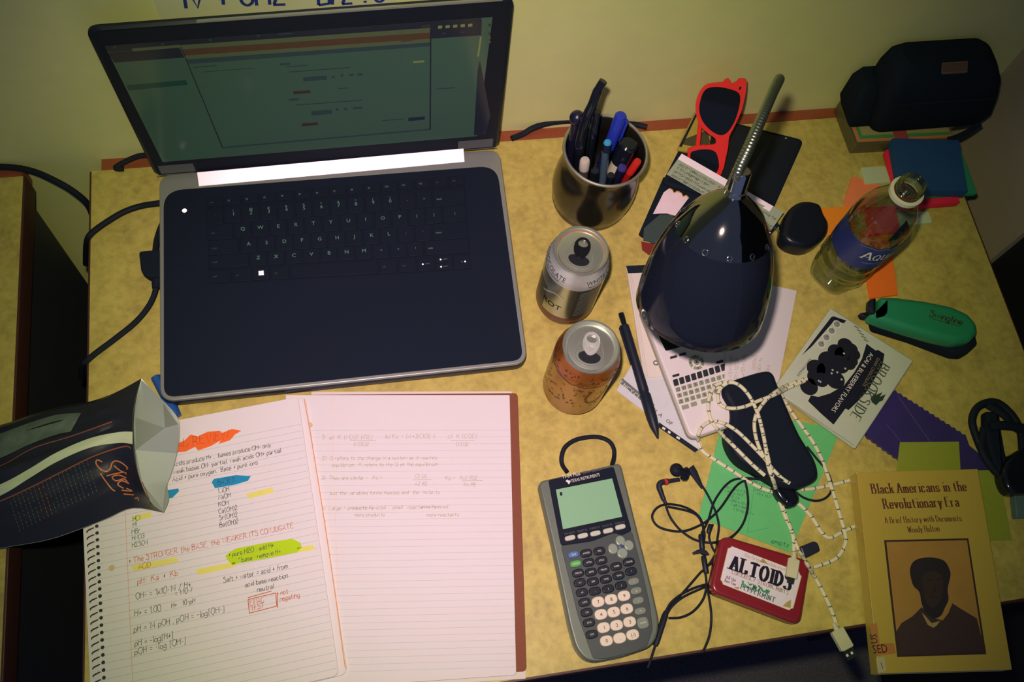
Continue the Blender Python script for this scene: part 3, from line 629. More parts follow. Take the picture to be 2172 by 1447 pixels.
# ------------------------------------------------------------------ drink cans
def can_lid(t, c, dirv, r, zt, m_lid, m_tab, m_in, rimc=None):
    mb = MB(); X, Y = c[0], c[1]
    mb.lathe([(r + .06, zt - .35), (r + .1, zt - .08), (r + .04, zt), (r - .08, zt), (r - .16, zt - .12), (r - .2, zt - .62), (r - .34, zt - .66), (r - .42, zt - .42), (r - .55, zt - .40), (.01, zt - .36)], m_lid, (X, Y, 0), n=56, mats=None)
    if rimc: mb.lathe([(r - .19, zt - .5), (r - .24, zt - .64), (r - .27, zt - .65)], rimc, (X, Y, .006), n=56)
    d = Vector((dirv.x, dirv.y, 0)).normalized(); s = Vector((-d.y, d.x, 0)); P0 = Vector((X, Y, zt - .355))
    def loc(a, b, z=0): return P0 + d * a + s * b + Vector((0, 0, z))
    # raised seam round the opening, and the opening itself
    o = [loc(.95 + .78 * cos(k * pi / 14) * (1 if cos(k * pi / 14) > 0 else .72), 1.12 * sin(k * pi / 14), .012) for k in range(28)]
    seam = cr([loc(1.98, 0), loc(1.5, 1.22), loc(.4, 1.35), (loc(-1.2, .72)), loc(-1.55, 0), loc(-1.2, -.72), loc(.4, -1.35), loc(1.5, -1.22)], 7, True)
    mb.tube(seam + [seam[0]], .06, m_lid, 6)
    lid = mb.build('can_lid', t)
    mb = MB(); mb.poly(o, m_in); mb.tube(o + [o[0]], .035, m_lid, 6); op = mb.build('mouth', lid); op['_o'] = t['_o']; op['label'] = 'dark drinking hole'
    # ring pull with finger hole
    mb = MB(); n = 40; out = []; inn = []
    for k in range(n):
        th = 2 * pi * k / n; out.append(loc(-.32 + 1.2 * cos(th) * (1.0 if cos(th) > 0 else 1.08), .84 * sin(th) * (1 - .12 * cos(th))))
        inn.append(loc(-.86 + .42 * cos(th), .52 * sin(th)))
    z0, z1 = .07, .17
    A = [p + V(0, 0, z0) for p in out]; B = [p + V(0, 0, z1) for p in inset(out, .04)]; C_ = [p + V(0, 0, z1) for p in inn]; D = [p + V(0, 0, z0) for p in inn]
    mb.rings([A, [p + V(0, 0, z1 - .03) for p in out], B, [p.lerp(q, .5) + V(0, 0, -.02) for p, q in zip(B, C_)], C_, D], m_tab, False, False)
    mb.lathe([(.3, .17), (.27, .21), (.2, .19), (.0, .21)], m_tab, loc(.16, 0), n=18); mb.tube([loc(.5 * cos(k * pi / 10) * .95 + .12, .52 * sin(k * pi / 10), .175) for k in range(-10, 11)], .035, m_tab, 6)
    tb = mb.build('pull_tab', lid); tb['_o'] = t['_o']
    return lid
def can_body(t, c, bands, extra=None):
    mb = MB(); X, Y = c[0], c[1]
    prof = [(.01, .45), (1.9, .35), (2.3, .02), (2.55, 0), (2.75, .25), (3.1, .75), (3.3, 1.35), (3.3, 10.0), (3.22, 10.5), (3.0, 11.1), (2.78, 11.55), (2.76, 11.9)]
    for m, z0, z1 in bands:
        pr = []
        for (ra, za), (rb, zb) in zip(prof, prof[1:]):
            if zb <= za: 
                if z0 <= 0: pr += [(ra, za), (rb, zb)]
                continue
            lo, hi = max(za, z0), min(zb, z1)
            if hi > lo: pr += [(ra + (rb - ra) * (lo - za) / (zb - za), lo), (ra + (rb - ra) * (hi - za) / (zb - za), hi)]
        pr2 = [pr[0]] + [p for i, p in enumerate(pr[1:], 1) if p != pr[i - 1]]
        mb.lathe(pr2, m, (X, Y, 0), n=64)
    def rad(z):
        for (ra, za), (rb, zb) in zip(prof[3:], prof[4:]):
            if za <= z <= zb: return ra + (rb - ra) * (z - za) / (zb - za)
        return 3.3
    def wrap(a0, z0, e=.015):
        return lambda x, y: Vector((X + (rad(z0 + y) + e) * cos(a0 + x / 3.3), Y + (rad(z0 + y) + e) * sin(a0 + x / 3.3), z0 + y))
    if extra: extra(mb, wrap)
    return mb.build('can_body', t)
M_lid = mat('can_lid_aluminium', (222, 230, 214), .27, .86, var=.03)
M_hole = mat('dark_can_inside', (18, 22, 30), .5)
# --- taller silver can behind
c1 = at(1195, 640, 0)
g = 'open drink cans'
t = thing('drink_can', 'silver and brown open drink can with black ring pull, beside the pen cup', 'can', c1, g)
M_cs = mat('silver_can_paint', (176, 184, 164), .26, .92, var=.04); M_cw = mat('pale_grey_can_band', (200, 208, 200), .35, .45); M_cb = mat('brown_can_band', (108, 56, 40), .35, .25)
M_cd = mat('dark_can_panel', (74, 78, 70), .35, .4)
def ex(mb, wrap):
    a = radians(-80)
    mb.text('WHITE CHOCOLATE', .86, M_blk_ink, wrap(radians(-86), 10.35), 'L', .92); mb.text('MOCHA FLAVORED COFFEE', .42, M_blk_ink, wrap(radians(-82), 9.85), 'L', .95)
    mb.text('WHITE CHOCOLATE', .86, M_blk_ink, wrap(radians(-256), 10.35), 'L', .92); mb.text('MOCHA FLAVORED COFFEE', .42, M_blk_ink, wrap(radians(-226), 9.85), 'L', .95)
    w1 = wrap(radians(-97), 2.7, .02); mb.grid(lambda u, v: w1(u * 2.9, v * 6.6), 12, 4, M_cd)
    w1 = wrap(radians(-97), 2.7, .03)
    for k in range(16):
        for j in (0,): mb.grid(lambda u, v: w1(.3 + u * (2.0 - (k * 37 % 7) * .12), 6.1 - k * .36 + v * .13), 8, 1, mat('grey_print', (140, 146, 134), .5, .3))
    mb.text('ROT', 1.35, M_blk_ink, wrap(radians(-160), 4.2, .02), 'L', .9)
    w2 = wrap(radians(-195), 2.4, .018); 
    mb.grid(lambda u, v: w2(u * 2.2, v * 4.6), 10, 4, M_cd)
    w3 = wrap(radians(-165), 6.0, .02); mb.strip([(2.6 * k / 14, .9 * sin(k / 14 * pi * .8) ** 2 + k * .05) for k in range(15)], .22, M_cw, w3)
    w4 = wrap(radians(-92), .95, .02); mb.grid(lambda u, v: w4(u * 1.0, v * .45), 4, 1, mat('tan_stamp', (170, 140, 104), .5))
    mb.strip([(.0, 0), (1.4, 0)], .16, mat('tan_stamp', (170, 140, 104)), wrap(radians(-150), 1.9, .02))
can_body(t, c1, [(M_cb, 0, 2.6), (M_cs, 2.6, 9.4), (M_cw, 9.4, 11.9)], ex)
can_lid(t, (c1.x, c1.y), at(1234, 540, 12) - at(1246, 495, 12), 2.72, 12.25, M_lid, mat('black_ring_pull', (28, 32, 38), .25, .3), M_hole, mat('amber_drips', (176, 112, 58), .4))
# --- amber can in front
c2 = at(1212, 826, 0)
t = thing('drink_can', 'amber open drink can with flower pattern and silver ring pull, nearest the black pen', 'can', c2, g)
M_ca = mat('amber_can_paint', (170, 122, 46), .28, .7, var=.12, scale=80); M_cr = mat('rust_can_shoulder', (156, 92, 36), .3, .55, var=.08); M_cdk = mat('dark_brown_print', (96, 44, 26), .4, .3)
def ex2(mb, wrap):
    rnd = random.Random(5)
    for k in range(46):
        a = radians(-205 + k * 5.2); z = 9.5 + rnd.uniform(0, 1.5); w1 = wrap(a, z, .018)
        mb.strip(cr([(rnd.uniform(-.2, .2), rnd.uniform(-.25, .25), 0) for _ in range(5)], 3), .075, M_cdk, w1)
    for k in range(60):
        a = radians(rnd.uniform(-190, -60)); z = rnd.uniform(3.4, 8.6); w1 = wrap(a, z, .018)
        mb.strip(cr([(rnd.uniform(-.17, .17), rnd.uniform(-.17, .17), 0) for _ in range(4)], 3), .12, M_cdk if k % 3 else M_cr, w1)
    w1 = wrap(radians(-140), 6.1, .02); mb.poly([w1(*q) for q in ((-.9, 2.2), (1.2, 2.6), (1.3, 1.6), (.2, 0))], mat('dark_green_print', (62, 64, 48), .4))
    w1 = wrap(radians(-78), 4.4, .02); st = cr([(-.5, 3.6, 0), (-.8, 1.6, 0), (-.2, .2, 0), (1.0, .9, 0), (1.5, 2.6, 0), (1.2, 3.6, 0)], 6); mb.strip(st, .22, M_cdk, w1)
    w1 = wrap(radians(-205), 9.3, .02); mb.strip([(k * .25, .12 * sin(k)) for k in range(40)], .12, M_cdk, w1)
can_body(t, c2, [(M_ca, 0, 9.2), (M_cr, 9.2, 11.9)], ex2)
can_lid(t, (c2.x, c2.y), at(1262, 745, 12) - at(1269, 690, 12), 2.72, 12.2, M_lid, mat('silver_ring_pull', (232, 238, 226), .28, .6), M_hole)

# ------------------------------------------------------------------ pen cup
cc = Vector((56.6, -8.9, 0)); t = thing('pen_cup', 'stainless steel bulging cup full of pens behind the silver can', 'pen holder', cc)
mb = MB(); pr = [(.01, .3), (3.9, .3), (4.25, .0), (4.45, .12), (4.55, .5), (4.5, .8), (4.62, 1.2), (4.82, 2.4), (4.86, 3.6), (4.74, 5.2), (4.42, 7.0), (4.14, 8.1), (4.2, 9.0), (4.52, 9.8), (4.68, 10.05), (4.62, 10.12), (4.5, 10.0), (4.1, 9.0), (4.04, 8.1), (4.3, 7.0), (4.7, 4), (4.4, .9), (.01, .8)]
mb.lathe(pr, mat('dark_brushed_steel', (88, 88, 80), .2, .9, var=.06), cc, n=72); mb.build('cup', t, angle=.9)
mb = MB(); mb.tube([cc + V(4.58 * cos(k * pi / 36), 4.58 * sin(k * pi / 36), 10.06) for k in range(73)], .18, mat('bright_steel_rim', (176, 178, 160), .35, .7), 8, False); mb.build('rim', t)
def into(u, v, z, cx, cy, z2=1.1): return at(u, v, z), Vector((cc.x + cx, cc.y + cy, z2))
def pen(name, top, bot, r, m, label, cap=None, capm=None, cr_=None, tipm=None, clip=None, cat='pen'):
    tt = thing(name, label, cat, bot, 'pens standing in the steel cup'); ax = (top - bot).normalized(); Ln = (top - bot).length
    mb = MB(); k = Ln - (cap or 0)
    mb.lathe([(.08, 0), (r * .55, .9), (r, 1.6), (r, k), (r * .6, k + .02)], m, bot, ax, 18, True, True); mb.build('barrel', tt)
    if cap:
        R_ = cr_ or r * 1.12; mb = MB(); mb.lathe([(r * .8, k - .02), (R_, k), (R_, Ln - .25), (R_ * .8, Ln - .05), (.01, Ln)], capm, bot, ax, 18)
        cpo = mb.build('cap', tt); cpo['_o'] = tt['_o']
        if clip:
            mb = MB(); s = ax.cross(V(0, 0, 1)).normalized() if clip > 0 else ax.cross(V(0, 0, 1)).normalized() * -1
            b0 = bot + ax * (Ln - .3) + s * R_; b1 = bot + ax * max(k, Ln - 3.6) + s * (R_ + .16); mb.tube([b0, b0 + s * .2 - ax * .15, b1 + s * .05, b1], [.16, .17, .16, .1], capm, 8); mb.build('clip', tt)
    return tt
M_navy = mat('navy_black_plastic', (24, 26, 52), .3, spec=.5)
# long curved black handle
p_ = [at(1280, 172, 20), at(1268, 192, 19), at(1257, 222, 17.4), at(1243, 252, 15.4), at(1234, 290, 12.5), at(1228, 325, 9.8), V(cc.x - 1.6, cc.y + 1.0, 1.0)]
tt = thing('scissors', 'long black curved handle rising highest out of the steel cup', 'tool', p_[-1]); mb = MB(); P = cr(p_, 6); mb.tube(P, [.44 if i < 6 else .46 + .2 * min(1, i / len(P)) for i in range(len(P))], M_gloss, 12); mb.build('handle', tt)
p_ = [at(1267, 236, 15.8), at(1262, 262, 14.2), at(1256, 300, 11.5), V(cc.x - .6, cc.y + .6, 1.0)]
mb = MB(); mb.tube(cr(p_, 6), .40, M_gloss, 12); mb.build('handle', tt)
a, b = into(1224, 250, 14.2, -2.9, .9); tt = pen('marker', a, b, .55, M_navy, 'dark pen with a round ball end at the left rim of the cup')
mb = MB(); mb.ball(a, .82, M_navy, 10); mb.build('ball_end', tt)
a, b = into(1258, 268, 13.2, -.2, 1.9); pen('pencil', a, b, .42, mat('slate_barrel', (58, 62, 64), .5), 'slate grey pencil between the curved handles and the blue pen')
a, b = into(1318, 243, 14.6, .1, .2); pen('ballpoint_pen', a, b, .55, mat('clear_blue_barrel', (30, 40, 110), .2), 'blue capped ballpoint pen leaning out to the right of the cup', 5.2, mat('royal_blue_plastic', (38, 58, 178), .3), .66, clip=1)
a, b = into(1289, 300, 12.4, .6, -1.5); pen('ballpoint_pen', a, b, .46, mat('dark_teal_barrel', (34, 44, 66), .3), 'dark pen with a light blue round end in the middle of the cup', .25, mat('sky_blue_plastic', (60, 160, 210), .4), .44)
a, b = into(1284, 322, 10.8, -.2, -3.2, 5.0); pen('mechanical_pencil', a, b, .42, mat('grey_blue_barrel', (60, 82, 98), .35), 'grey blue pencil below the light blue pen end')
a, b = into(1335, 303, 12.2, .4, -1.8); pen('marker', a, b, .92, mat('cream_marker_body', (206, 204, 176), .4), 'thick cream marker with black cap at the right of the cup', 3.0, M_gloss, 1.04)
a, b = into(1354, 340, 10.4, .9, -2.6); pen('ballpoint_pen', a, b, .4, mat('red_barrel', (150, 30, 30), .3), 'small red capped pen at the right rim of the cup', 2.2, mat('red_plastic', (206, 44, 40), .3), .46)
a, b = into(1321, 353, 10.4, .6, -3.0); pen('ballpoint_pen', a, b, .5, M_navy, 'purple black pen end beside the red pen', .4, mat('purple_plastic', (60, 54, 130), .4), .52)
a, b = into(1241, 338, 11.0, -1.9, -2.4); pen('highlighter', a, b, .55, mat('dark_grey_barrel', (70, 72, 66), .35), 'pale grey ended pen at the left front of the cup', 1.6, mat('pearl_grey_plastic', (196, 190, 176), .35), .56)
a, b = into(1262, 362, 10.2, -1.0, -3.0); pen('ballpoint_pen', a, b, .45, M_gloss, 'glossy black pen at the front of the cup, beside the pale ended pen')
a, b = into(1296, 372, 10.4, .3, -3.6, 3.0); pen('ballpoint_pen', a, b, .42, M_gloss, 'glossy black pen at the front of the cup, below the purple pen')

# ------------------------------------------------------------------ black retractable pen
a = at(1318, 668, .55); b = at(1396, 932, .35); ax = (b - a).normalized(); Ln = (b - a).length
t = thing('ballpoint_pen', 'black click pen lying flat between the amber can and the white calculator', 'pen', a)
mb = MB(); mb.lathe([(.28, 1.2), (.46, 1.35), (.5, 2.0), (.56, Ln * .62), (.5, Ln * .64), (.62, Ln * .66), (.6, Ln * .83), (.5, Ln * .9), (.12, Ln - .15), (.02, Ln)], M_blk, a, ax, 20, True); mb.build('barrel', t)
mb = MB(); mb.lathe([(.01, -.25), (.3, -.2), (.34, 0), (.3, 1.25)], M_gloss, a, ax, 16); mb.build('push_button', t)
mb = MB(); s = ax.cross(V(0, 0, 1)).normalized(); mb.tube([a + ax * 1.3 + s * .42 + V(0, 0, .1), a + ax * 1.6 + s * .62 + V(0, 0, .1), a + ax * 6 + s * .60 + V(0, 0, .1)], [.12, .16, .1], M_blk, 8); mb.build('clip', t)
# ------------------------------------------------------------------ flat papers in the middle
def slab(name, px, z0, z1, m, label, cat, r=.1, bev=.02, group=None, extra=None, parent=None):
    o = ats(px, z1); mb = MB(); mb.prism(rounded(o, r, 4), z0, z1, m, bev)
    if extra: extra(mb, o)
    if parent is not None: return mb.build(name, parent)
    return tag(mb.build(name, loc=(*o[0].xy, z0)), label, cat, group)
def qpoly(mb, px, z, m): return mb.poly([at(u, v, z) for u, v in px], m)
def qline(mb, px, wd, z, m):
    p = cr([at(u, v, z) for u, v in px], 5) if len(px) > 2 else [at(u, v, z) for u, v in px]
    mb.strip([(q.x, q.y) for q in p], wd, m, lambda x, y: V(x, y, z))
def ex(mb, o):
    qpoly(mb, [(1328, 564), (1560, 552), (1560, 570), (1332, 580)], .37, M_blk)
    for k in range(3): qline(mb, [(1331 + k * 4, 580), (1366 + k * 4, 800)], .05, .365, mat('page_edge_grey', (196, 190, 160), .8))
    mb.lathe([(.18, .005), (.3, .005)], M_ink, at(1391, 770, .36), n=14)
slab('notepad', [(1328, 564), (1560, 552), (1590, 786), (1366, 802)], .02, .36, M_paper2, 'pale notepad with a black top binding under the black lamp shade', 'notepad', extra=ex)
def ex(mb, o):
    st = at(1309, 812, .3); e = at(1470, 945, .3); d = (e - st).normalized()
    for k in range(15):
        a = st + d * (k * .5 + .1); mb.text('ENCYCLOPEDIA OF'[k], .62, M_blk_ink if k > 8 else M_wprint, flatmap(V(a.x, a.y, .225) + V(d.y, -d.x, 0) * -.15, d))
        if k < 9: qq = [a + V(d.y, -d.x, 0) * -.2, a + d * .5 + V(d.y, -d.x, 0) * -.2, a + d * .5 + V(d.y, -d.x, 0) * -.85, a + V(d.y, -d.x, 0) * -.85]; mb.poly([V(q.x, q.y, .215) for q in qq], mat('grey_print_band', (104, 112, 110), .7))
    qpoly(mb, [(1398, 896), (1482, 954), (1474, 960), (1396, 906)], .22, M_blk)
    for (u, v, w_) in ((1406, 905, 6), (1418, 913, 5), (1436, 925, 7)): qpoly(mb, [(u, v), (u + w_, v + 4), (u + w_ - 2, v + 8), (u - 2, v + 4)], .228, M_wprint)
slab('leaflet', [(1342, 770), (1420, 772), (1490, 946), (1478, 958), (1308, 828)], .02, .2, mat('cool_white_paper', (206, 212, 214), .7), 'white printed leaflet under the black pen and the white calculator', 'leaflet', extra=ex)

# ------------------------------------------------------------------ white graphing calculator
t = thing('calculator', 'white calculator with grey keys lying under the lamp shade and a handwritten sheet', 'calculator', at(1460, 780, 0), 'calculators')
M_cal = mat('white_calculator_shell', (226, 222, 222), .45, var=.01); M_cal2 = mat('beige_shell_edge', (172, 172, 152), .5)
zc = 1.6; body = [(1360, 655), (1508, 610), (1612, 880), (1466, 930)]
mb = MB(); o = rounded(ats(body, zc), [.5, .5, 1.0, 1.0], 7); mb.prism(inset(o, -.12), .4, 1.25, M_cal2, .1, bb=.25, nb=3); mb.prism(o, 1.2, zc, M_cal, .22, nb=4); mb.build('shell', t)
mb = MB(); mb.prism(rounded(ats([(1374, 662), (1512, 618), (1538, 708), (1412, 745)], zc), .2, 4), zc - .05, zc + .03, M_gloss); mb.build('display', t)
M_gk2 = mat('grey_green_key', (146, 156, 130), .6); M_dk = mat('black_key', (38, 44, 50), .5)
def ckey(px, m, lab=None, r=.08):
    mb = MB(); o = ats(px, zc + .1); mb.prism(rounded(o, r, 3), zc - .02, zc + .1, m, .04)
    if lab: 
        c = sum(o, Vector()) / len(o); d_ = o[1] - o[0]; mb.text(lab, .42, M_dk if m is M_gk2 else M_wprint, flatmap(V(c.x, c.y, zc + .105) - V(-d_.y, d_.x, 0).normalized() * .15, d_), 'C')
    mb.build('key', t)
kx, ky = (12.5, -3.55), (3.2, 13.0)
def kq(u, v, w_, h): # a key of w by h grid px with its centre at u, v
    ex_, ey = V(12.5, -3.55).normalized(), V(3.2, 13.0).normalized()
    return [(u + ex_.x * a * w_ / 2 + ey.x * b * h / 2, v + ex_.y * a * w_ / 2 + ey.y * b * h / 2) for a, b in ((-1, -1), (1, -1), (1, 1), (-1, 1))]
for i in range(9): ckey(kq(1434 + i * 12.6, 811 - i * 4.0, 10.2, 14), M_dk)
for r_ in range(3):
    for i in range(9): ckey(kq(1438.5 + i * 12.4 + r_ * 3.2, 826 - i * 3.55 + r_ * 12.6, 9.6, 9.2), M_gk2, 'QWERTYUIOASDFGHJKLZXCVBNM789456123'[(r_ * 9 + i) % 34])
ckey(kq(1454, 863, 15, 9), M_gk2); ckey(kq(1472, 857, 13, 9), M_gk2); ckey(kq(1500, 849, 26, 9), M_gk2)
for u, v in ((1429, 757), (1448, 751), (1434, 796), (1527, 767), (1508, 730)): ckey(kq(u, v, 15, 5), M_dk)
mb = MB(); c = at(1477, 769, zc)
for k in range(4):
    a0 = pi / 4 + k * pi / 2 + .12; pts = [c + V(.86 * cos(a0 + q * 1.33 / 8), .86 * sin(a0 + q * 1.33 / 8), .08) for q in range(9)] + [c + V(.52 * cos(a0 + q * 1.33 / 8), .52 * sin(a0 + q * 1.33 / 8), .08) for q in range(8, -1, -1)]
    mb.prism(pts, zc, zc + .08, M_gk2, .02); mb.lathe([(0, .09), (.09, .09)], M_dk, c + V(.69 * cos(k * pi / 2), .69 * sin(k * pi / 2), 0), n=8)
mb.lathe([(.01, .1), (.25, .1), (.3, 0)], M_gk2, c, n=16); mb.lathe([(.01, .11), (.11, .11)], M_dk, c, n=10); mb.build('navigation_pad', t)

# handwritten sheet lying half across that calculator
q4 = bil(at(1545, 592, 1.78), at(1690, 617, .3), at(1648, 828, .3), at(1536, 822, 1.78))
sh = lambda s, u: q4(s, u) + V(0, 0, .28 * sin(pi * s))
mb = MB(); mb.grid(sh, 10, 4, M_paper); mb.grid(lambda s, u: sh(s, u) - V(0, 0, .03), 10, 4, M_paper2)
def shm(s0, t0, ang=0):
    return lambda x, y: sh(min(.99, max(.01, s0 + (-y) / 7.6)), min(.99, max(.01, t0 + x / 12.0))) + V(0, 0, .03)
for i, (s_, t_, tx) in enumerate([(.12, .72, 'Ka = [H+][A-]'), (.22, .74, 'H2CO3 + H2O'), (.34, .70, '2HCl + K2'), (.52, .70, 'Ca(OH)2'), (.62, .72, 'pH 7.00'), (.78, .78, '6.02')]): hand(mb, tx, .45, M_pencil, shm(s_, t_), .4, .035, .1, i, .6)
tag(mb.build('handwritten_sheet', loc=q4(1, 1)), 'white sheet with sideways pencil notes at the right of the lamp shade', 'paper')

# ------------------------------------------------------------------ things behind the lamp
mb = MB(); o = ats([(1480, 240), (1706, 296), (1638, 448), (1404, 388)], 1.1)
t = thing('tablet', 'black tablet lying flat behind the lamp, a lens dot in its corner', 'tablet', (o[3].x, o[3].y, 0))
mb.prism(rounded(o, .9, 6), .05, 1.1, M_blkm, .2, bb=.15, nb=3); mb.build('tablet_body', t)
mb = MB(); ro = inset(rounded(o, .9, 6), .45); mb.prism(ro, 1.08, 1.13, mat('dark_glass', (27, 34, 46), .16, spec=.25), .02); mb.build('glass', t)
mb = MB(); mb.lathe([(.01, .03), (.1, .03), (.14, 0)], mat('lens_grey', (120, 140, 150), .2), at(1667, 293, 1.13), n=12); mb.build('lens', t)
o = ats([(1474, 236), (1520, 246), (1500, 330), (1436, 316)], 1.6)
t = thing('pouch', 'olive and black pouch under the red sunglasses at the left of the tablet', 'pouch', (o[3].x, o[3].y, 1.1))
mb = MB(); mb.prism(rounded(o, .3, 4), 1.12, 1.6, mat('olive_fabric', (176, 160, 62), .7, var=.3, scale=60), .2, bb=.1)
qpoly(mb, [(1476, 240), (1480, 241), (1446, 312), (1440, 311)], 1.615, M_blk); qpoly(mb, [(1450, 296), (1500, 276), (1506, 300), (1498, 316), (1446, 306)], 1.612, mat('dark_olive', (74, 74, 44), .7)); mb.build('pouch_body', t)
o = ats([(1408, 374), (1500, 398), (1450, 552), (1356, 494)], .62)
t = thing('picture_book', 'small dark covered book with a white scalloped picture, left of the lamp shade', 'book', (o[3].x, o[3].y, 0))
mb = MB(); mb.prism(rounded(o, .25, 4), .03, .6, M_blkm, .08)
qpoly(mb, [(1385, 454), (1408, 408), (1419, 400), (1425, 403), (1430, 409), (1437, 407), (1444, 410), (1449, 416), (1455, 415), (1460, 421), (1432, 458), (1415, 453), (1400, 453)], .612, mat('pink_white_print', (250, 226, 240), .5))
qline(mb, [(1419, 400), (1425, 402), (1430, 409), (1437, 406), (1445, 410), (1449, 417), (1456, 415), (1461, 421)], .12, .618, mat('yellow_scallop', (236, 176, 60), .6))
qpoly(mb, [(1366, 484), (1400, 455), (1425, 455), (1436, 470), (1400, 520), (1364, 510)], .608, mat('dark_teal_print', (60, 78, 76), .5)); qpoly(mb, [(1360, 512), (1400, 520), (1392, 536), (1376, 541), (1362, 530)], .609, mat('deep_red_print', (128, 44, 38), .5))
mb.build('cover', t)
def ex(mb, o):
    qpoly(mb, [(1446, 328), (1640, 438), (1635, 448), (1441, 338)], 1.72, mat('pink_white_paper', (252, 234, 246), .7))
    a = at(1436, 350, 1.72); d = at(1640, 462, 1.72) - a; L_ = d.length; d.normalize(); nrm = V(d.y, -d.x, 0)
    rnd = random.Random(3)
    for r in range(4):
        x = .4
        while x < L_ - 1: 
            w_ = rnd.uniform(.25, .8); p0 = a + d * x + nrm * (r * .44 - .15 + .12); hand(mb, 'mwnauoe'[rnd.randint(0, 6)] + 'nar'[rnd.randint(0, 2)], .24, mat('dark_green_ink', (70, 92, 74), .7), flatmap(V(p0.x, p0.y, 1.722), d), .8, .05, .2, r, w_ * 1.1); x += w_ + .25
qc = bil(at(1414, 370, 1.75), at(1632, 494, 1.75), at(1662, 450, 3.6), at(1446, 326, 3.6)); cn = (qc(1, 0) - qc(0, 0)).cross(qc(0, 1) - qc(0, 0)).normalized()
cm = lambda s, u, e=.0: qc(s, u) + cn * e
mb = MB(); A_ = [cm(0, 0), cm(1, 0), cm(1, 1), cm(0, 1)]; mb.rings([[p - cn * .1 for p in A_], A_], mat('grey_green_card', (150, 164, 138), .7))
mb.poly([cm(.0, .74, .01), cm(.9, .74, .01), cm(.9, 1, .01), cm(.0, 1, .01)], mat('pink_white_paper', (252, 234, 246), .7))
LW = (qc(1, 0) - qc(0, 0)).length; LH = (qc(0, 1) - qc(0, 0)).length; rnd = random.Random(3)
for r in range(4):
    x = .5
    while x < LW - 1.2:
        w_ = rnd.uniform(.8, 1.2); hand(mb, ''.join(rnd.choice('mnaueoirst') for _ in range(rnd.randint(2, 6))), LH * .13, mat('dark_green_ink', (70, 92, 74), .7), (lambda x0, y0: lambda a, b: cm((x0 + a) / LW, (y0 + b) / LH, .015))(x, LH * (.56 - r * .17)), .6, .05, .2, r, 1.2); x += rnd.uniform(1.0, 2.2)
tag(mb.build('index_card', loc=A_[0]), 'grey green handwritten card with a white top strip, propped across the tablet', 'card')
slab('black_clip', [(1622, 492), (1650, 472), (1654, 478), (1632, 500)], .05, .4, M_blk, 'small black clip end at the right side of the lamp shade', 'clip')

# ------------------------------------------------------------------ red sunglasses
G0 = at(1530, 357, 3.0); G1 = at(1560, 178, 11.2); gx = (G1 - G0).normalized(); gn = (CAM - G0); gn = (gn - gx * gn.dot(gx)).normalized()
def gp(x, y, e=0.0): return onplane(1300 + x / 3.445, 140 + y / 3.445, G0 + gn * e, gn)
t = thing('sunglasses', 'red framed sunglasses with dark lenses propped up on the tablet', 'sunglasses', G0)
M_rd = mat('glossy_red_plastic', (240, 52, 44), .28, coat=.4); M_ln = mat('dark_lens', (24, 30, 40), .05, spec=.4)
def gslab(mb, px, e0, e1, m):
    P = [gp(x, y) for x, y in px]; cc_ = sum(P, Vector()) / len(P); r0 = [p + gn * e0 for p in P]; r1 = [p + gn * (e1 - .08) for p in P]; r2 = [p + (cc_ - p).normalized() * .05 + gn * e1 for p in P]
    mb.rings([r0, r1, r2], m)
fo = [(690, 135), (800, 120), (812, 104), (840, 94), (856, 112), (870, 130), (905, 110), (922, 94), (970, 100), (978, 130), (966, 230), (936, 340), (892, 440), (852, 520), (842, 600), (822, 690), (806, 757), (782, 754), (775, 690), (760, 640), (730, 612), (660, 604), (590, 615), (556, 640), (538, 634), (556, 606), (620, 585), (700, 580), (744, 574), (752, 556), (744, 530), (690, 492), (635, 435), (606, 350), (606, 260), (640, 180)]
mb = MB(); gslab(mb, [tuple(p.xy) for p in cr([V(*q, 0) for q in fo], 3, True)], -.4, 0, M_rd)
fl = [(545, 640), (560, 606), (640, 585), (740, 590), (790, 640), (806, 757), (760, 830), (680, 870), (600, 840), (550, 740)]; gslab(mb, [tuple(p.xy) for p in cr([V(*q, 0) for q in fl], 3, True)], -.4, -.02, M_rd)
for u, v, r_ in ((940, 130, .0),): mb.tube([gp(935, 150, .02), gp(925, 172, .02)], .1, M_ln, 6)
mb.build('frame', t)
l1 = [(700, 158), (770, 151), (860, 168), (922, 198), (932, 260), (906, 370), (862, 458), (820, 500), (775, 506), (710, 470), (652, 402), (628, 320), (640, 240), (664, 185)]
l2 = [(566, 640), (600, 618), (670, 608), (734, 618), (764, 654), (776, 740), (740, 800), (680, 835), (610, 800), (572, 720)]
for l_ in (l1, l2):
    pts = [tuple(p.xy) for p in cr([V(*q, 0) for q in l_], 4, True)]; mb = MB(); gslab(mb, pts, -.1, .03, M_ln); mb.build('lens', t)
for a, b in (((958, 112), (800, 640)), ((600, 780), (640, 400))):
    mb = MB(); mb.tube(cr([gp(*a, -.3), gp(a[0] * .9 + b[0] * .1, a[1] * .9 + b[1] * .1, -1.0), gp(*b, -1.1)], 5), .26, M_rd, 8, flat=.6); mb.build('temple_arm', t)

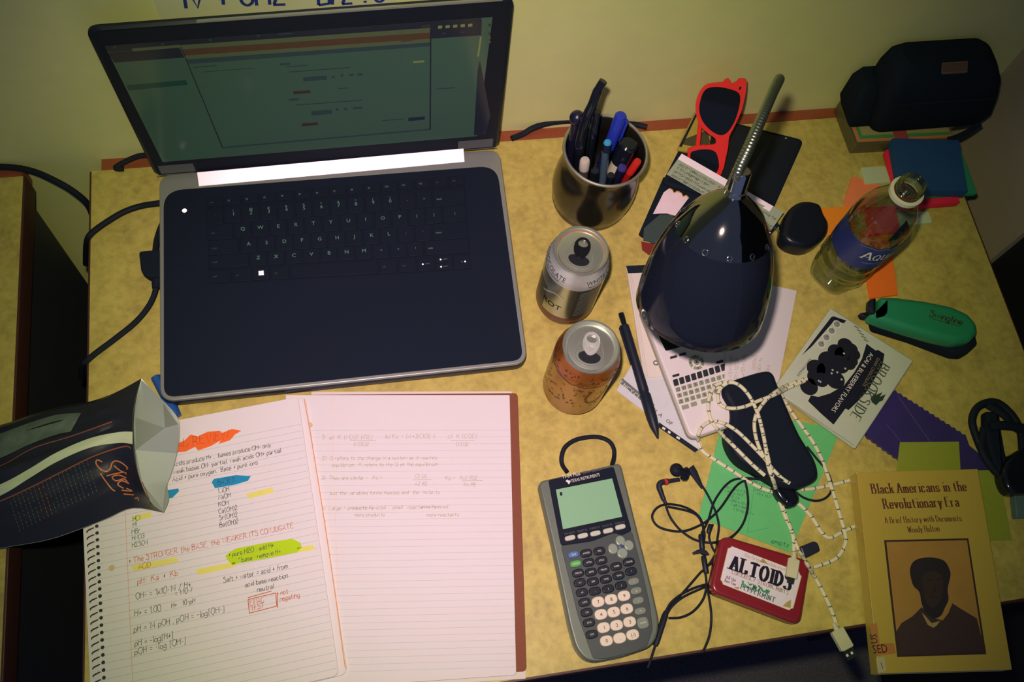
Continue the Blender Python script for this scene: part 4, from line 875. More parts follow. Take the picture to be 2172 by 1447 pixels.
# ------------------------------------------------------------------ gooseneck lamp
BL = at(1490, 520, 0); t = thing('desk_lamp', 'gooseneck desk lamp with glossy black bell shade and chrome top', 'lamp', (BL.x, BL.y, .62))
mb = MB(); mb.lathe([(.01, .64), (4.2, .64), (4.35, .8), (4.3, 1.2), (3.6, 1.6), (1.2, 1.75), (.9, 2.2), (.7, 2.5)], M_gloss, (BL.x, BL.y, 0), n=48); mb.build('lamp_base', t)
TIP = at(1653, 168, 33.2); HA = at(1559, 412, 31.0); HC = V(59.1, -32.0, 19.8); hax = (HC - HA).normalized()
nk = cr([V(BL.x, BL.y, 2.2), at(1545, 400, 13), at(1608, 262, 24), at(1642, 192, 30.6), TIP + V(0, 0, .0), at(1644, 185, 34.6), at(1622, 236, 35.4), at(1592, 306, 34.8), at(1566, 364, 33.4), HA - hax * 1.2], 14)
mb = MB(); rr = []; P2 = []
for i in range(len(nk) - 1):
    for k in range(9):
        p = nk[i].lerp(nk[i + 1], k / 9); P2.append(p); rr.append(.46)
Ls = 0
for i in range(1, len(P2)): Ls += (P2[i] - P2[i - 1]).length; rr[i] = .42 + .03 * abs(sin(Ls * pi / .27))
mb.tube(P2, rr, mat('ribbed_neck_metal', (150, 160, 140), .3, .95), 12); mb.build('gooseneck', t)
mb = MB(); mb.lathe([(.01, -2.35), (.7, -2.35), (.78, -2.25), (.78, -.5), (.9, -.45), (.95, -.1), (.8, .1)], M_chr, HA, hax, 36); mb.lathe([(.01, -2.36), (.66, -2.36)], mat('dull_cap_top', (110, 104, 84), .5, .6), HA, hax, 30); mb.build('cap', t)
hood = [(.75, 0), (1.3, .35), (2.1, 1.0), (2.9, 1.8), (3.45, 2.7), (4.1, 3.9), (4.6, 5.1), (5.0, 6.3), (5.35, 7.7), (5.62, 9.3), (5.8, 11.0), (5.84, 12.7)]
hi = [(r - .12, s + .05) for r, s in hood]
mb = MB(); k = 6; M_shade = mat('glossy_black_shade', (22, 28, 40), .1, var=.02, spec=.22)
mb.lathe(hood[k - 1:] + [(5.78, 12.8)] + hi[:k - 1:-1], M_shade, HA, hax, 72); mb.lathe(hi[k::-1], mat('white_inner_shade', (200, 196, 190), .5), HA, hax, 72); sh_ = mb.build('lamp_shade', t)
mb = MB(); mb.lathe(hood[:k], mat('dark_chrome', (150, 150, 138), .07, 1.0, var=.02), HA, hax, 72); tpp = mb.build('chrome_top', t)
mb = MB(); xx = hax.orthogonal().normalized(); yy = hax.cross(xx)
for q in range(12):
    a = 2 * pi * q / 12; rd = xx * cos(a) + yy * sin(a); c = HA + hax * 3.6 + rd * 3.95; nn = (rd * .85 - hax * .55).normalized(); u_ = nn.cross(hax).normalized(); w_ = nn.cross(u_)
    mb.rings([[c + nn * .03 + u_ * .2 * cos(s * pi / 6) + w_ * .22 * sin(s * pi / 6) for s in range(12)], [c - nn * .1 + u_ * .16 * cos(s * pi / 6) + w_ * .18 * sin(s * pi / 6) for s in range(12)]], mat('vent_hole_black', (18, 20, 28), .4), False, True)
for q in range(12):
    a = 2 * pi * q / 12; rd = xx * cos(a) + yy * sin(a); c = HA + hax * 3.6 + rd * 3.95; nn = (rd * .85 - hax * .55).normalized(); u_ = nn.cross(hax).normalized(); w_ = nn.cross(u_)
    mb.tube([c + nn * .03 + u_ * .22 * cos(s * pi / 8) + w_ * .24 * sin(s * pi / 8) for s in range(17)], .05, M_chr, 6, False)
vp = mb.build('vent_holes', t)
mb = MB(); mb.ball(HA + hax * 8.5, 2.4, mat('frosted_bulb', (220, 220, 215), .3), 10); mb.lathe([(1.2, 3), (1.3, 6.5)], M_white, HA, hax, 20); mb.build('bulb', t)
# ------------------------------------------------------------------ far right corner: card box and black camera case
t = thing('card_box', 'clear plastic box of green and orange edged index cards under the black case', 'box', (97, -2, 0))
bq = [(90.8, -5.5), (104, -5.9), (104, 1.2), (90.6, 1.2)]
mb = MB(); mb.prism(rounded([V(*q, 0) for q in bq], .4, 4), 0.02, 2.0, mat('smoky_plastic', (92, 88, 64), .25, var=.15), .1, bb=.1); mb.build('tray', t)
mb = MB(); mb.prism([V(*q, 0) for q in ((91.1, -5.2), (103.8, -5.6), (103.8, 1.0), (90.9, 1.0))], 2.0, 2.12, mat('orange_card', (206, 130, 84), .8)); mb.prism([V(*q, 0) for q in ((91.5, -4.8), (103.6, -5.2), (103.6, .9), (91.3, .9))], 2.12, 2.2, mat('green_card', (70, 150, 84), .8)); mb.prism([V(*q, 0) for q in ((91.9, -4.4), (103.5, -4.8), (103.5, .8), (91.7, .8))], 2.2, 2.28, mat('beige_card', (170, 160, 110), .8)); mb.prism([V(*q, 0) for q in ((96.0, -5.3), (97.8, -5.35), (97.8, -4.2), (96.0, -4.2))], 2.28, 2.33, mat('red_tab', (170, 70, 70), .8)); mb.build('cards', t)
t = thing('camera_case', 'black padded case with a small tag, standing on the card box in the corner', 'case', (99, -2, 2.3))
M_fab = mat('black_nylon', (27, 35, 48), .85, spec=.05, bump=.4, scale=700)
rs = []
for z, a, b, y0, y1, r in ((2.38, 93.2, 106.9, -3.9, 1.0, 1.2), (3.0, 92.6, 107.9, -4.6, 1.2, 1.6), (5, 92.0, 108.2, -4.9, 1.25, 1.8), (8, 91.6, 107.2, -4.7, 1.25, 1.8), (10.4, 91.5, 106.2, -4.3, 1.25, 1.8), (12.1, 92.0, 105.0, -3.4, 1.2, 1.5), (12.9, 93.2, 103.6, -2.3, .9, 1.0)):
    rs.append(rounded([V(a, y0, z), V(b, y0, z), V(b, y1, z), V(a, y1, z)], r, 6))
mb = MB(); mb.rings(rs, M_fab); mb.build('case_body', t)
mb = MB(); rs = []
for z, a, b, y0, y1, r in ((2.4, 90.4, 93.5, -3.2, .8, .6), (4, 89.6, 93.5, -3.4, 1.1, .8), (7.4, 89.6, 93.5, -2.6, 1.2, .8), (8.6, 90.4, 93.4, -1.6, 1.1, .5)): rs.append(rounded([V(a, y0, z), V(b, y0, z), V(b, y1, z), V(a, y1, z)], r, 5))
mb.rings(rs, M_fab); mb.build('side_pocket', t)
pp = [V(91.4, -4.62, 9.0), V(106.4, -4.70, 9.0)]; mb = MB(); mb.tube([V(92.4, -4.72, 8.6), V(99, -4.78, 8.7), V(106.0, -4.72, 8.6)], .14, M_rub, 6); mb.build('zip', t)
tg = [V(97.4, -3.3, 12.25), V(100.6, -3.3, 12.25), V(100.6, -2.42, 12.9), V(97.4, -2.42, 12.9)]
mb = MB(); mb.rings([[p - V(0, .1, .12) for p in tg], [p + V(0, 0, .02) for p in tg]], mat('brown_tag', (86, 66, 56), .7)); mb.tube([tg[0] + V(0, 0, .03), tg[1] + V(0, 0, .03), tg[2] + V(0, 0, .03), tg[3] + V(0, 0, .03), tg[0] + V(0, 0, .03)], .06, mat('tag_stitch', (120, 96, 80), .7), 5); mb.build('tag', t)
hp = [at(2080, 262, 5.0), at(2052, 280, 3.8), at(2026, 292, 2.9), at(2010, 296, 2.5)]; mb = MB(); mb.tube(cr(hp, 6), .35, M_fab, 8, flat=.4); mb.build('strap', t)

# ------------------------------------------------------------------ sticky pads
def pad_(px, z0, z1, col, name, label, cat='sticky notes', group='sticky note pads'):
    return slab('sticky_pad', px, z0, z1, mat(name, col, .75, spec=.2), label, cat, .03, .02, group)
pad_([(1876, 328), (1990, 318), (2030, 425), (1905, 436)], .02, .7, (150, 176, 40), 'lime_paper', 'lime pad at the bottom of the sticky pad stack')
pad_([(1879, 318), (2000, 300), (2036, 428), (1915, 438)], .72, 1.7, (250, 50, 84), 'hot_pink_paper', 'hot pink pad sticking out below the blue pad')
pad_([(1925, 310), (2030, 297), (2072, 410), (1965, 416)], 1.72, 2.3, (44, 150, 110), 'teal_paper', 'teal green pad turned askew under the blue pad')
pad_([(1893, 293), (2034, 297), (2053, 406), (1912, 402)], 2.32, 3.6, (40, 78, 132), 'blue_paper', 'thick blue pad on top of the sticky pad stack')
pad_([(1828, 355), (1878, 352), (1890, 386), (1836, 390)], .02, .5, (196, 216, 178), 'pale_mint_paper', 'small pale mint pad left of the sticky pad stack', group='small note pads')
pad_([(1902, 452), (1969, 448), (1977, 472), (1910, 478)], .02, .4, (196, 216, 178), 'pale_mint_paper', 'small pale mint pad peeping out right of the water bottle', group='small note pads')
pad_([(1808, 373), (1866, 392), (1852, 458), (1790, 432)], .02, .3, (250, 140, 92), 'salmon_paper', 'salmon pad behind the shoulder of the water bottle', group='small note pads')
pad_([(1742, 442), (1806, 437), (1814, 492), (1752, 500)], .02, .3, (250, 150, 44), 'amber_paper', 'amber orange pad between the black case and the water bottle', group='small note pads')
pad_([(1824, 490), (1884, 484), (1905, 625), (1845, 633)], .02, .3, (250, 124, 44), 'orange_paper', 'orange pad right of the water bottle foot, touching the stapler', group='small note pads')
pad_([(1835, 440), (1900, 436), (1908, 492), (1842, 500)], .32, .62, (250, 60, 80), 'coral_pink_paper', 'pink pad seen through the water bottle', group='small note pads')

# ------------------------------------------------------------------ water bottle
B0 = at(1768, 580, 0); B1 = at(1925, 401, 20.3); bx = (B1 - B0).normalized(); bx = (bx + V(0, 0, 2)).normalized()
t = thing('water_bottle', 'open empty clear water bottle with blue label, standing by the orange pads', 'bottle', B0)
M_pet = clear('clear_plastic', (.70, .74, .68), .05, 1.0)
mb = MB(); pr = [(.01, .9), (1.2, .75), (2.2, .15), (2.7, .0), (3.05, .5), (3.2, 1.4), (3.15, 2.4), (2.98, 3.1), (3.2, 3.9), (3.2, 4.7), (3.0, 5.4), (3.18, 6.2), (3.22, 7.2), (3.22, 12.4), (3.2, 13.2), (3.05, 14.2), (2.7, 15.4), (2.2, 16.5), (1.7, 17.5), (1.4, 18.2), (1.32, 18.7)]
xh = V(1, 0, 0); yh = bx.cross(xh).normalized(); xh = yh.cross(bx).normalized()
pq = []
for (ra, za), (rb, zb) in zip(pr, pr[1:]): pq += [(ra + (rb - ra) * k / 4, za + (zb - za) * k / 4) for k in range(4)]
pq.append(pr[-1]); rs = []
for r, z in pq:
    wv = .16 * max(0, 1 - abs(z - 1.2) / 2.2) if z < 3.4 else (.05 * sin((z - 3.4) * 2.6) ** 2 if z < 6.6 else 0)
    rs.append([B0 + bx * z + (xh * cos(a) + yh * sin(a)) * r * (1 - wv * (.5 + .5 * cos(5 * a + .8 * z))) for a in [2 * pi * k / 60 for k in range(60)]])
mb.rings(rs, M_pet, False, False)
mb.build('bottle_body', t)
mb = MB(); mb.lathe([(1.3, 18.7), (1.3, 20.1), (1.24, 20.3), (1.1, 20.3), (1.08, 18.6)], clear('bottle_neck_plastic', (.74, .76, .66), .06), B0, bx, 40)
for z in (19.2, 19.6, 20.0): mb.lathe([(1.3, z - .1), (1.42, z), (1.3, z + .1)], MC['bottle_neck_plastic'], B0, bx, 40)
mb.build('neck', t)
mb = MB(); mb.lathe([(1.36, 18.2), (1.72, 18.25), (1.74, 18.75), (1.4, 18.8)], mat('white_ring_plastic', (216, 218, 196), .45), B0, bx, 44); mb.build('tamper_ring', t)
mb = MB(); xh = V(1, 0, 0); yh = bx.cross(xh).normalized(); xh = yh.cross(bx).normalized()
def onl(a0, z0, e=.04): return lambda x, y: B0 + bx * (z0 + y) + xh * ((3.24 + e) * cos(a0 + x / 3.24)) + yh * ((3.24 + e) * sin(a0 + x / 3.24))
M_lab = mat('deep_blue_label', (38, 52, 122), .4)
fl0 = onl(radians(-262), 7.7, .01); mb.grid(lambda u, v: fl0(u * 3.24 * radians(262), v * 4.4), 48, 1, M_lab)
f_ = onl(radians(-140), 12.1, .02)
mp_ = [(0, 0), (1.2, .25), (2.0, .15), (2.6, .55), (3.1, .3), (3.6, .75), (4.2, .35), (5, .5), (6.0, .1), (7.0, .2), (8, 0)]
for (x0_, y0_), (x1_, y1_) in zip(mp_, mp_[1:]): mb.add([f_(x0_, -.3), f_(x1_, -.3), f_(x1_, y1_), f_(x0_, y0_)], [[0, 1, 2, 3]], M_lab)
mb.strip([(x, y - .12) for x, y in cr([V(*q, 0) for q in mp_], 3) for x, y in [(x, y)]] if False else [(q.x, q.y - .1) for q in cr([V(*q, 0) for q in mp_], 3)], .07, mat('pale_blue_print', (120, 160, 206), .5), onl(radians(-140), 12.0, .05))
f2 = onl(radians(-124), 9.9, .06)
serif(mb, 'A', 1.5, M_wprint, f2, .13, sx=.75); serif(mb, 'QUAFINA', 1.12, M_wprint, (lambda x, y: f2(x + 1.2, y + .05)), .13, sx=.6)
mb.text('PURIFIED DRINKING WATER', .36, mat('pale_blue_print', (120, 160, 206)), onl(radians(-116), 9.0, .05), 'L', 1.0)
mb.build('label', t)

# ------------------------------------------------------------------ small black rounded case
mb = MB(); o = [V(*p.xy, 0) for p in cr(ats([(1653, 500), (1662, 462), (1680, 441), (1703, 434), (1732, 441), (1742, 462), (1751, 480), (1748, 502), (1730, 522), (1704, 533), (1676, 528), (1658, 516)], 1.4), 4, True)]
mb.prism(o, .02, 2.6, mat('satin_black', (22, 28, 40), .3, spec=.3), .75, bb=.5, nb=6); tag(mb.build('case', loc=at(1700, 490, 0)), 'small smooth black rounded case beside the water bottle', 'case')

# ------------------------------------------------------------------ stapler
t = thing('stapler', 'green stapler with black base lying at the right of the desk', 'stapler', at(1950, 700, 0))
M_grn = mat('green_plastic', (34, 140, 96), .5, var=.04)
gp_ = [(1868, 628), (1905, 629), (1960, 636), (2020, 648), (2055, 664), (2074, 686), (2076, 706), (2062, 722), (2030, 726), (1985, 716), (1930, 700), (1880, 684), (1848, 672), (1846, 664), (1868, 660)]
mb = MB(); o = ats(gp_, 3.4); mb.prism(rounded(o, .35, 3), 1.7, 3.5, M_grn, .75, nb=6, bb=.1)
sa = at(1972, 662, 3.515); sd = at(2042, 682, 3.515) - sa; fl_ = flatmap(sa, sd); hand(mb, 'Swingline', .8, mat('dark_green_print', (26, 56, 48), .6), lambda x, y: fl_(x, y - .5), .1, .13, .3, 1, .75); mb.strip([(0, -.75), (3.6, -.75)], .08, MC['dark_green_print'], fl_)
mb.build('green_cover', t)
mb = MB(); o = ats([(1845, 668), (1860, 662), (2060, 712), (2066, 735), (2042, 757), (2020, 756), (1930, 722), (1852, 698)], .9); mb.prism(rounded(o, .3, 3), .02, 1.75, M_blkm, .25, bb=.1); mb.build('base', t)
mb = MB(); o = ats([(1850, 629), (1864, 626), (1864, 662), (1852, 660), (1848, 646)], 2.9); mb.prism(rounded(o, .25, 3), 1.4, 2.35, M_blk, .3)
o = ats([(1824, 664), (1846, 660), (1866, 664), (1862, 680), (1846, 676), (1828, 672)], 1.6); mb.prism(rounded(o, .15, 3), .9, 1.7, M_blk, .2); mb.build('magazine_nose', t)

# ------------------------------------------------------------------ chocolate wrapper and purple wrapper
zp = .95
mb = MB(); M_fp = mat('grey_green_foil_print', (196, 206, 184), .4, var=.05, bump=.3, scale=90)
wq = [(1762, 653), (1938, 765), (1815, 952), (1640, 826)]
o = rounded(ats(wq, zp), .2, 3); mb.prism(o, .45, zp, M_fp, .14, bb=.1)
q = ats(wq, zp)
seam = bil(q[0], q[1], q[2], q[3])
def wpoly(px, m, e=.01): mb.poly([at(u, v, zp + e) for u, v in px], m)
M_bd = mat('black_band_print', (32, 36, 48), .5, spec=.1)
wpoly([(1838, 729), (1848, 737), (1858, 744), (1862, 742), (1876, 751), (1872, 775), (1858, 799), (1846, 820), (1835, 835), (1818, 853), (1800, 870), (1793, 867), (1768, 901), (1740, 876), (1714, 851), (1720, 839), (1736, 842), (1760, 835), (1790, 818), (1812, 790), (1828, 762)], M_bd)
M_bry = mat('dark_berry_print', (27, 30, 42), .45)
for u, v, r in ((1793, 733, 17), (1757, 766, 22), (1731, 782, 20), (1716, 820, 19), (1781, 773, 21), (1772, 806, 20), (1812, 752, 13), (1742, 806, 16), (1800, 770, 16), (1773, 747, 18), (1806, 741, 14), (1787, 752, 17), (1752, 788, 20), (1730, 800, 18), (1808, 766, 12)):
    c = at(u, v, zp + .012); mb.lathe([(0, .001 * (u % 7)), (r / 18.6, .001 * (u % 7))], M_bry, c, n=22)
for u, v in ((1766, 785), (1790, 750), (1740, 810), (1776, 790), (1793, 782), (1785, 805), (1737, 808), (1764, 792)): c = at(u, v, zp + .03); mb.lathe([(0, 0), (.13, 0)], mat('pale_glint_print', (180, 190, 186), .5), c, n=8)
wpoly([(1701, 754), (1763, 673), (1768, 671), (1795, 680), (1790, 686), (1770, 680), (1722, 735)], M_bd)
for k in range(4):
    c = at(1775 - k * 11.0, 688 + k * 14.0, zp + .014); mb.lathe([(0, 0), (.5, 0)], M_wprint, c, n=16); mb.lathe([(0, .004), (.38, .004)], mat('grey_badge', (140, 150, 140), .6), c, n=16); mb.text('%d' % (170 - 17 * k), .34, M_blk_ink, flatmap(c + V(.1, .25, .008), V(-.55, -.83, 0)), 'C')
def wtx(u0, v0, u1, v1, txt, size, m, ser=False, wt=.15):
    a, b = at(u0, v0, zp + .03), at(u1, v1, zp + .03); L_ = (b - a).length; f = flatmap(a, b - a)
    if ser: st, wd = serifst(txt, size, wt); serif(mb, txt, size, m, f, wt, sx=L_ / wd)
    else: wd = textmesh(txt)[2] * size; mb.text(txt, size, m, f, 'L', L_ / wd)
wtx(1868, 768, 1803, 882, 'BROOKSIDE', 1.15, mat('dark_green_serif', (70, 84, 66), .6), True); wtx(1861, 758, 1829, 818, 'DARK CHOCOLATE', .5, mat('gold_print', (150, 130, 90), .6)); wtx(1846, 747, 1763, 870, 'ACAI & BLUEBERRY FLAVORS', .72, M_wprint)
wtx(1718, 760, 1690, 796, 'SERVINGS', .4, M_blk_ink)
for dx in range(5): mb.strip([(p.x, p.y) for p in ats([(1812 + dx * 5, 692 + dx * 7), (1822 + dx * 5, 697 + dx * 7)], zp)], .13, mat('leaf_print', (104, 116, 92), .6), lambda x, y: V(x, y, zp + .02))
wpoly([(1846, 846), (1852, 838), (1862, 828), (1858, 838), (1872, 832), (1866, 842), (1879, 836), (1872, 850), (1866, 852), (1858, 860), (1850, 854)], mat('leaf_dark_print', (40, 62, 50), .5), .03)
qline(mb, [(1766, 656), (1934, 764)], .1, zp + .005, mat('crimp_line', (150, 160, 140), .5)); qline(mb, [(1645, 830), (1812, 946)], .1, zp + .005, MC['crimp_line'])
tag(mb.build('snack_wrapper', loc=at(1790, 800, 0)), 'flat grey green snack wrapper with dark berries printed on it, below the stapler', 'wrapper')
def zig(a, b, n, amp):
    a, b = Vector(a), Vector(b); d = (b - a); nn = V(-d.y, d.x).normalized() if False else Vector((-d.y, d.x)).normalized()
    return [tuple(a + d * (k / n) + nn * (amp if k % 2 else 0)) for k in range(n + 1)]
pp = zig((1900, 828), (2048, 922), 26, 3) + [(2056, 945), (2110, 990), (2075, 1010), (1980, 1000)] + zig((1908, 978), (1836, 926), 13, 3) + [(1838, 880), (1862, 838)]
mb = MB(); o = ats(pp, .4); mb.prism(o, .02, .4, mat('purple_foil', (58, 50, 112), .42, var=.12, bump=.5, scale=50), .0)
qline(mb, [(1905, 840), (1950, 905), (1990, 960)], .12, .41, mat('purple_crease', (84, 74, 140), .35)); qline(mb, [(1880, 900), (1912, 940), (1925, 980)], .09, .41, MC['purple_crease'])
tag(mb.build('snack_wrapper', loc=at(1950, 930, 0)), 'purple wrapper with pinked edges under the grey green wrapper', 'wrapper')

# ------------------------------------------------------------------ olive notes, straps, clear box
slab('sticky_note', [(1909, 938), (2034, 937), (2038, 1010), (1900, 1012)], .42, .46, mat('olive_yellow_paper', (150, 160, 52), .8), 'olive yellow note sticking out above the book', 'note', .02, .0, 'olive notes')
slab('sticky_note', [(2062, 998), (2117, 997), (2146, 1145), (2080, 1147)], .42, .46, mat('olive_yellow_paper', (150, 160, 52)), 'olive yellow note sticking out right of the book', 'note', .02, .0, 'olive notes')
t = thing('strap_tangle', 'tangle of black straps with a rounded black piece at the right edge', 'strap', at(2120, 960, 0))
def belt(pts, r, m=M_rub, fl=.35, nm='strap'):
    mb = MB(); mb.tube(cr([at(*q) for q in pts], 8), r, m, 10, flat=fl); mb.build(nm, t)
belt([(2120, 1010, .8), (2090, 970, .8), (2070, 925, .9), (2062, 890, 1.0), (2076, 862, 1.2), (2112, 853, 1.3), (2146, 880, 1.2), (2164, 915, 1.0), (2168, 960, .9), (2160, 1000, .8)], .42, fl=1.0)
belt([(2094, 858, 1.4), (2130, 880, 1.6), (2152, 906, 1.4), (2190, 915, 1.0)], .5, fl=.6); belt([(2098, 905, 1.8), (2130, 902, 1.9), (2200, 912, 1.4)], .5, fl=.6)
belt([(2088, 910, 1.0), (2082, 950, 1.0), (2100, 985, 1.0), (2122, 1010, 1.0)], .5, fl=.8)
mb = MB(); o = ats([(2086, 874), (2116, 874), (2120, 912), (2128, 960), (2140, 1000), (2120, 1012), (2100, 980), (2086, 930)], 1.0); mb.prism(rounded(o, .4, 4), .45, 1.5, M_blkm, .4); mb.build('side_piece', t)
mb = MB(); o = ats([(2122, 1000), (2142, 966), (2180, 950), (2210, 980), (2200, 1040), (2150, 1048), (2130, 1036)], 1.6); mb.prism([V(*p.xy, 0) for p in cr(o, 4, True)], .45, 2.2, M_gloss, .5, nb=5); mb.build('lens_cup', t)
mb = MB(); o = ats([(2151, 1046), (2200, 1040), (2215, 1096), (2156, 1098)], .9); mb.prism(rounded(o, .25, 4), .02, .9, mat('frosty_clear_plastic', (92, 118, 118), .2, var=.2), .15); tag(mb.build('plastic_box', loc=o[0]), 'small frosty plastic piece at the right edge below the black straps', 'box')

# ------------------------------------------------------------------ book
t = thing('book', 'yellow paperback history book with a portrait, overhanging the front desk edge', 'book', at(1980, 1210, .3))
zb = 2.1; bkq = [(1817, 1002), (2074, 995), (2147, 1421), (1864, 1429)]
M_cov = mat('mustard_cover', (196, 170, 78), .32, var=.03, coat=.25)
bk = bil(*[at(u, v, zb) for u, v in (bkq[3], bkq[2], bkq[1], bkq[0])])
mb = MB(); mb.prism(rounded(ats(bkq, zb), .08, 3), .62, 1.98, mat('page_block_cream', (206, 196, 150), .8, var=.1, scale=400), 0); mb.build('page_block', t)
mb = MB(); o = ats(bkq, zb); cov = rounded([o[0], o[1], o[2], o[3]], [.35, .1, .1, .35], 4); mb.prism(cov, 1.98, zb, M_cov, .05); mb.prism(inset(cov, -.02), .5, .62, M_cov, .0)
dirl = (o[3] - o[0]).normalized(); sidep = V(dirl.y, -dirl.x, 0); sidep = sidep if sidep.x < 0 else -sidep
mb.add([o[0] + sidep * .05, o[3] + sidep * .05, V(*(o[3] + sidep * .05).xy, .5), V(*(o[0] + sidep * .05).xy, .5)], [[0, 1, 2, 3]], M_cov)
M_mar = mat('maroon_print', (92, 50, 46), .6)
def btx(u0, v0, u1, v1, txt, size, m=M_mar, wt=.17):
    a, b = at(u0, v0, zb + .012), at(u1, v1, zb + .012); L_ = (b - a).length; st, wd = serifst(txt, size, wt); serif(mb, txt, size, m, flatmap(a, b - a), wt, sx=L_ / wd)
btx(1851, 1047, 2050, 1041, 'Black Americans in the', 1.02); btx(1876, 1079, 2034, 1074, 'Revolutionary Era', 1.02)
btx(1878, 1110, 2040, 1105, 'A Brief History with Documents', .62, wt=.13); btx(1927, 1130, 1993, 1127, 'Woody Holton', .62, wt=.13)
def bp(px, m, e): mb.poly([at(u, v, zb + e) for u, v in px], m)
bp([(1875, 1146), (2054, 1142), (2092, 1388), (1903, 1394)], mat('dark_frame_print', (60, 40, 42), .6), .006)
bp([(1880, 1150), (2051, 1146), (2087, 1384), (1907, 1390)], mat('portrait_tan', (176, 132, 66), .6, var=.12, scale=50), .01)
bp([(1907, 1390), (1901, 1340), (1912, 1322), (1935, 1308), (1955, 1288), (1975, 1310), (2000, 1316), (2012, 1300), (2020, 1280), (2045, 1296), (2072, 1312), (2082, 1352), (2087, 1384)], mat('dark_brown_coat', (66, 48, 50), .6), .014)
hd = [(u, v) for u, v in ((1932, 1226), (1930, 1208), (1937, 1192), (1954, 1184), (1980, 1183), (2003, 1190), (2014, 1208), (2016, 1222), (2010, 1250), (2012, 1272), (2004, 1290), (1996, 1306), (1980, 1312), (1962, 1298), (1954, 1276), (1950, 1256), (1938, 1244))]
mb.poly([at(p.x, p.y, zb + .018) for p in cr([V(*q, 0) for q in hd], 3, True)], mat('dark_hair_print', (40, 34, 44), .6))
mb.poly([at(p.x, p.y, zb + .021) for p in cr([V(*q, 0) for q in [(1956, 1226), (1966, 1214), (1984, 1212), (1998, 1222), (2000, 1250), (1994, 1276), (1980, 1290), (1966, 1280), (1958, 1256)]], 3, True)], mat('dark_face_print', (58, 42, 44), .6))
for px in ([(1966, 1232), (1972, 1229), (1978, 1232)], [(1986, 1231), (1992, 1228), (1996, 1230)], [(1981, 1238), (1984, 1252), (1979, 1256)], [(1975, 1268), (1983, 1266), (1990, 1267)]): qline(mb, px, .09, zb + .025, mat('face_shade_print', (34, 28, 36), .6))
bp([(1955, 1300), (1962, 1306), (1976, 1322), (1992, 1318), (1998, 1312), (1988, 1326), (1980, 1332), (1968, 1326)], mat('cream_cravat', (170, 146, 92), .6), .022)
bp([(1846, 1324), (1860, 1322), (1866, 1366), (1896, 1364), (1900, 1386), (1860, 1392), (1854, 1372)], mat('orange_sticker', (190, 124, 66), .6), .008)
for a_, b_, tx_, sz in (((1848, 1387), (1886, 1384), 'USED', 1.0),):
    A_, B_ = at(*a_, zb + .014), at(*b_, zb + .014); mb.text('SED', 1.15, M_blk_ink, flatmap(A_ + (B_ - A_) * .12, B_ - A_), 'L', .8)
A_, B_ = at(1862, 1366, zb + .014), at(1857, 1330, zb + .014); mb.text('US', 1.0, M_blk_ink, flatmap(A_, B_ - A_), 'L', .8)
bp([(1858, 1396), (1876, 1394), (1880, 1424), (1862, 1427)], mat('white_sticker', (190, 186, 150), .6), .008); A_, B_ = at(1868, 1420, zb + .014), at(1866, 1398, zb + .014); mb.text('1', .9, mat('red_sticker_print', (170, 60, 60), .6), flatmap(A_, V(1, 0, 0)))
mb.build('cover', t)
# ------------------------------------------------------------------ green paper
def ex(mb, o):
    for r in range(6):
        f = flatmap(at(1528 + r * 4.5 + 4, 1034 + r * 9.5, .13), V(1, -.42, 0))
        mb.text(['3.00 / 1015 = 3.0', '1.500 x 10-7', '1.0 E 1.0', '1.000 x 10-14', '1.68 = 460.5', '1.23 kg m2 / s'][r], .42, M_gpr, f, 'L', .95)
        f = flatmap(at(1590 + r * 4.5, 1022 + r * 9, .13), V(1, -.42, 0)); 
        if r < 4: mb.text(['9.100 x 10', '1.075 x 10-8', '2.075 x 10-14', '1.9 x 10-7'][r], .42, M_gpr, f, 'L', .95)
    hand(mb, 'empty', .5, M_gpr, flatmap(at(1636, 1152, .13), V(1, -.38, 0)), .3, .05, .2, 3, .9)
    qline(mb, [(1560, 890), (1600, 990), (1585, 1130)], .06, .125, mat('paper_fold', (60, 176, 96), .7)); qline(mb, [(1585, 1130), (1630, 1120)], .05, .125, MC['paper_fold'])
M_gpr = mat('grey_small_print', (44, 96, 70), .7)
slab('paper_sheet', [(1540, 862), (1783, 912), (1676, 1172), (1482, 1098)], .02, .11, mat('bright_green_paper', (104, 196, 122), .75, spec=.1), 'bright green printed paper under the black eyeglass case', 'paper', .03, .0, extra=ex)

# ------------------------------------------------------------------ black eyeglass case and small adapters
zg = 2.4
cpx = [(1531, 836), (1542, 814), (1585, 798), (1622, 789), (1638, 796), (1648, 820), (1668, 868), (1694, 925), (1722, 970), (1732, 1000), (1728, 1020), (1700, 1034), (1664, 1036), (1610, 1006), (1566, 980), (1545, 950), (1539, 920), (1548, 892), (1546, 866)]
mb = MB(); o = [V(*p.xy, 0) for p in cr(ats(cpx, zg - .6), 4, True)]
mb.prism(o, .13, zg, mat('soft_black_case', (25, 33, 46), .5, spec=.12), .6, bb=.4, nb=6); tag(mb.build('eyeglass_case', loc=at(1630, 920, 0)), 'black rounded eyeglass case wrapped in white braided cable', 'case')
t = thing('cable_adapter', 'black moulded plug with a modelled highlight below the eyeglass case', 'plug', at(1670, 1050, 0))
mb = MB(); o = ats([(1640, 1030), (1668, 1030), (1694, 1052), (1690, 1072), (1672, 1076), (1650, 1056)], .9); mb.prism([V(*p.xy, 0) for p in cr(o, 4, True)], .13, 1.2, M_gloss, .45, nb=4); mb.build('plug_body', t)
mb = MB(); mb.lathe([(.01, .03), (.12, .02), (.16, 0)], M_chr, at(1671, 1063, 1.2), n=10); mb.build('highlight_dot', t)  # chrome dot added to stand for the highlight on the plug
